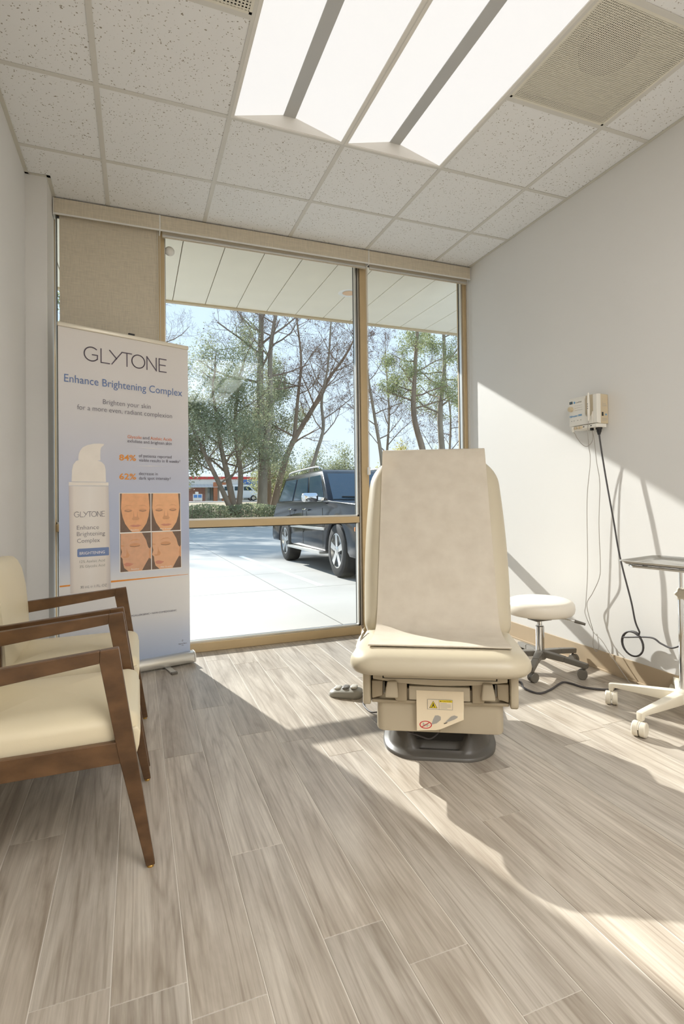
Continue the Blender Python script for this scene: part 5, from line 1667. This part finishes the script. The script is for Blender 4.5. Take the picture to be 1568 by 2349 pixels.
def grow(b, p, d, L, r, lvl, maxl, rg, tips, up=0.12, kids=(5, 7), spread=0.75, ratio=0.58):
    n = 4 if lvl < 2 else 3
    path = [p.copy()]
    rs = [r]
    q = p.copy()
    dd = d.copy()
    for i in range(n):
        dd = (dd + rv(rg) * 0.24 + Vector((0, 0, up))).normalized()
        q = q + dd * (L / n)
        path.append(q.copy())
        rs.append(max(r * (1 - 0.62 * (i + 1) / n), 0.006))
    b.tube(path, rs, 5 if lvl < 2 else 3, cap=False)
    if lvl >= maxl:
        tips.append((q, dd))
        tips.append((path[n // 2], dd))
        return
    k = rg.randint(*kids)
    for i in range(k):
        t = 0.25 + 0.75 * (i + rg.random()) / k
        x = t * n
        a = min(int(x), n - 1)
        pt = path[a].lerp(path[a + 1], x - a)
        pr = rs[a] + (rs[a + 1] - rs[a]) * (x - a)
        dl = (path[a + 1] - path[a]).normalized()
        side_ = rv(rg)
        side_ = (side_ - dl * side_.dot(dl))
        if side_.length < 1e-3:
            continue
        side_.normalize()
        nd = (dl * (1 - spread * 0.55) + side_ * spread).normalized()
        grow(b, pt, nd, L * ratio * rg.uniform(0.75, 1.15) * (1.15 - 0.45 * t), max(pr * 0.55, 0.006), lvl + 1, maxl, rg, tips, up, kids, spread, ratio)

def tree(name, label, cat, trunk, r0, seed, limbs, limb_len, start=0.4, maxl=3, leafm=None, leaves=0, lsize=0.2, lspread=0.5, seeds=0, kids=(4, 6), up=0.12, group=None, barkm=None, spread=0.75, flat_=1.0, rtop=0.35, extra=()):
    rg = random.Random(seed)
    base = Vector(trunk[0])
    t = thing(name, label, cat, base, 0, group)
    pts = catmull([Vector(p) - base for p in trunk], 5)
    nP = len(pts)
    rs = [r0 * (1 - (1 - rtop) * i / (nP - 1)) for i in range(nP)]
    rs[0] *= 1.35
    tr = MB().tube(pts, rs, 10, cap=False)
    for ex in extra:
        ep = catmull([Vector(p) - base for p in ex[0]], 5)
        tr.tube(ep, [ex[1] * (1 - 0.6 * i / (len(ep) - 1)) for i in range(len(ep))], 8, cap=False)
    tr.build('trunk', barkm or M_BARK, t, smooth=60)
    br = MB()
    tips = []
    sources = [(pts, rs, limbs)]
    for ex in extra:
        ep = catmull([Vector(p) - base for p in ex[0]], 5)
        sources.append((ep, [ex[1] * (1 - 0.6 * i / (len(ep) - 1)) for i in range(len(ep))], ex[2]))
    for sp_, sr, nl in sources:
        m_ = len(sp_)
        for i in range(nl):
            f = start + (1 - start) * (i + 0.6 * rg.random()) / nl
            x = min(f, 0.999) * (m_ - 1)
            a = int(x)
            p = sp_[a].lerp(sp_[a + 1], x - a)
            ang = i * 2.4 + rg.random() * 0.9
            d = Vector((math.cos(ang), math.sin(ang), rg.uniform(0.15, 0.75) * flat_)).normalized()
            grow(br, p, d, limb_len * (1.15 - 0.55 * f) * rg.uniform(0.8, 1.15), sr[a] * 0.42, 1, maxl, rg, tips, up, kids, spread)
        d = (sp_[-1] - sp_[-3]).normalized()
        grow(br, sp_[-1], d, limb_len * 0.8, sr[-1], 1, maxl, rg, tips, up, kids, spread)
    br.build('branches', M_TWIG if barkm is None else barkm, t, fix=False)
    if leafm and leaves:
        lf = MB()
        for i in range(leaves):
            p, d = tips[rg.randrange(len(tips))]
            leaf(lf, p + rv(rg) * lspread * rg.random() ** 0.6, lsize * rg.uniform(0.6, 1.3), rg)
        o_ = lf.build('foliage', leafm, t, fix=False)
        o_['kind'] = 'stuff'
    if seeds:
        sd_ = MB()
        for i in range(seeds):
            p, d = tips[rg.randrange(len(tips))]
            leaf(sd_, p + rv(rg) * 0.15, 0.085 * rg.uniform(0.6, 1.4), rg, 0.9)
        o_ = sd_.build('seed_pods', M_SEED, t, fix=False)
        o_['kind'] = 'stuff'
    return t
GR = 'trees across the driveway'
tree('bare_tree', 'tall straight bare tree with thick grey trunk, left of the dark car', 'tree', [(7.9, 34, 0.05), (8.0, 34, 4), (7.85, 34, 8), (7.95, 34, 12), (8.1, 34, 16.5)], 0.36, 3, 12, 4.6, 0.5, 4, seeds=700, kids=(5, 6), group=GR, extra=[([(7.95, 33.8, 3.0), (8.45, 33.7, 7), (8.5, 33.6, 11), (9.2, 33.5, 15)], 0.24, 7)])
tree('evergreen_oak', 'leafy evergreen oak with several leaning trunks beside the banner', 'tree', [(5.9, 32.6, 0.0), (5.5, 32.6, 2.2), (5.0, 32.6, 4.6), (4.6, 32.6, 7.6)], 0.24, 5, 9, 3.4, 0.3, 3, M_OAK, 52000, 0.115, 0.9, kids=(4, 5), group=GR, barkm=M_BARK2, extra=[([(6.1, 32.7, 0.0), (6.3, 32.8, 2.5), (6.0, 33, 5.5), (6.3, 33, 8.8)], 0.20, 8), ([(5.75, 32.4, 0.0), (4.9, 32.2, 1.9), (3.8, 32.0, 4.2), (2.9, 31.8, 6.2)], 0.18, 7)])
tree('evergreen_tree', 'dense dark evergreen between the straight trunk and the crooked tree', 'tree', [(9.3, 38, 0.2), (9.3, 38, 3), (9.1, 38, 6), (9.2, 38, 8.4)], 0.2, 8, 9, 2.9, 0.25, 3, M_OAK, 26000, 0.12, 0.85, kids=(4, 5), group=GR, barkm=M_BARK2)
tree('crooked_bare_tree', 'bare tree whose crooked trunk leans right towards the window mullion', 'tree', [(9.1, 36, 0.15), (9.6, 36, 2.2), (10.3, 36, 4.4), (11.3, 36, 6.2), (12.4, 36, 8.0), (13.4, 36, 9.8), (14.6, 36, 11.4)], 0.27, 12, 10, 4.2, 0.35, 4, seeds=1100, kids=(5, 6), group=GR, barkm=M_BARK2, extra=[([(10.7, 36, 5.2), (11.0, 36, 8), (11.3, 36, 11), (11.0, 36, 14)], 0.15, 6)])
tree('bent_bare_tree', 'slender bare tree with bent trunk just left of the mullion', 'tree', [(11.5, 35, 0.2), (11.6, 35, 2.6), (12.1, 35, 4.3), (12.6, 35, 6), (12.5, 35, 8), (13.0, 35, 10.5), (13.3, 35, 14)], 0.17, 15, 9, 3.6, 0.4, 4, seeds=900, kids=(5, 6), group=GR)
tree('far_left_bare_tree', 'pale bare tree rising above the banner top', 'tree', [(1.0, 46, 0.4), (1.0, 46, 5), (1.3, 46, 10), (1.6, 46, 15)], 0.3, 21, 12, 5.0, 0.4, 4, kids=(5, 6), group=GR)
tree('pine_tree', 'pine with thick bare trunk right of the mullion', 'tree', [(20.5, 34, 0.2), (20.2, 34, 4), (19.4, 34, 7), (19.5, 34, 10), (19.9, 34, 15)], 0.30, 31, 11, 3.4, 0.55, 3, M_PINE, 16000, 0.12, 0.5, kids=(4, 5), group=GR, flat_=0.4, up=0.05, barkm=M_BARK2)
tree('pine_tree', 'tall pine nearest to the right wall', 'tree', [(24.0, 38, 0.3), (24.2, 38, 4), (24.0, 38, 8), (24.5, 38, 12), (24.4, 38, 17)], 0.33, 33, 13, 4.0, 0.45, 3, M_PINE, 20000, 0.12, 0.5, kids=(4, 5), group=GR, flat_=0.4, up=0.05, barkm=M_BARK)
tree('bare_tree', 'thin leaning bare tree directly right of the mullion', 'tree', [(17.9, 36, 0.2), (17.6, 36, 4), (17.1, 36, 7), (16.6, 36, 10), (16.2, 36, 13)], 0.17, 41, 9, 3.6, 0.35, 4, seeds=900, kids=(5, 6), group=GR)
tree('bare_tree', 'bare tree with reddish pods between mullion and pine', 'tree', [(19.8, 40, 0.3), (19.9, 40, 4), (20.2, 40, 8), (20.0, 40, 12)], 0.15, 43, 10, 4.0, 0.3, 4, seeds=1500, kids=(5, 6), group=GR)
tree('bare_tree', 'bare tree with reddish pods beside the right wall pine', 'tree', [(26.8, 41, 0.3), (26.7, 41, 4), (26.9, 41, 8), (26.6, 41, 11)], 0.15, 47, 11, 4.2, 0.25, 4, seeds=1700, kids=(5, 6), group=GR)
for i, (x, y, h) in enumerate(((-7.5, 38, 16), (-5.5, 46, 18), (-1.0, 41, 14))):
    tree('bare_tree', ['bare tree behind the blind, left of the driveway', 'tallest bare tree at the far left of the driveway', 'slim bare tree standing out of view behind the banner'][i], 'tree', [(x, y, 0.2), (x + 0.2, y, h * 0.3), (x - 0.2, y, h * 0.6), (x + 0.3, y, h * 0.85)], 0.26, 80 + i, 11, 4.4, 0.35, 3, kids=(5, 6), group=GR)
for i, (x, y, h) in enumerate(((-3.4, 33, 13.0), (-6.6, 34, 12.5))):
    tree('evergreen_oak', ['tall evergreen oak whose shade falls across the driveway', 'tall evergreen oak at the far left of the driveway'][i], 'tree', [(x, y, 0.0), (x + 0.2, y, h * 0.3), (x - 0.2, y, h * 0.55), (x + 0.1, y, h * 0.75)], 0.28, 95 + i, 11, 3.6, 0.3, 3, M_OAK, 11000, 0.22, 0.8, kids=(4, 5), group=GR, barkm=M_BARK2)
tree('evergreen_oak', 'leafy evergreen oak mostly hidden behind the banner', 'tree', [(0.5, 34, 0.0), (0.4, 34, 2.2), (0.0, 34, 4.6), (-0.2, 34, 7.2)], 0.24, 91, 11, 3.6, 0.3, 3, M_OAK, 9000, 0.22, 0.8, kids=(4, 5), group=GR, barkm=M_BARK2)
for i, (x, y, h, w_, m_, lab) in enumerate(((15.2, 46, 4.6, 2.6, M_OAK, 'round evergreen shrub behind the car roof'), (18.6, 47, 5.6, 2.6, M_OAK, 'taller evergreen shrub left of the mullion foot'), (22.4, 42, 4.6, 2.6, M_YELL, 'yellow green shrub seen above the exam chair'), (27.2, 45, 4.4, 2.8, M_OAK2, 'olive shrub at the foot of the right pine'), (12.0, 47, 4.0, 2.4, M_OAK2, 'olive shrub below the crooked tree'), (1.0, 40, 5.0, 3.0, M_OAK, 'evergreen shrub hidden beside the banner edge'))):
    tree('evergreen_shrub', lab, 'shrub', [(x, y, 0.2), (x, y, h * 0.3), (x + 0.1, y, h * 0.62)], 0.14, 60 + i, 10, w_, 0.1, 2, m_, 9000, 0.16, 0.85, kids=(4, 5), group='shrubs behind the trees')
# hedge
rg = random.Random(5)
hd = thing('hedge', 'low clipped grey green hedge along the far driveway edge', 'hedge', (3.0, 32.0, -0.4))
hl_ = MB()
for i in range(15000):
    x, y, z = rg.uniform(-9, 9), rg.uniform(-0.7, 0.9), rg.random() ** 0.7 * 1.1
    z *= 0.92 + 0.12 * math.sin(x * 1.3) * math.cos(x * 0.7)
    leaf(hl_, Vector((x, y, z)), 0.13 * rg.uniform(0.6, 1.4), rg)
o_ = hl_.build('foliage', M_HEDGE, hd, fix=False)
o_['kind'] = 'stuff'
st_ = MB()
for i in range(120):
    x, y = rg.uniform(-8.8, 8.8), rg.uniform(-0.5, 0.6)
    st_.tube([(x, y, -0.1), (x + rg.uniform(-.1, .1), y, 0.8)], 0.018, 4)
o_ = st_.build('stems', M_BARK2, hd)
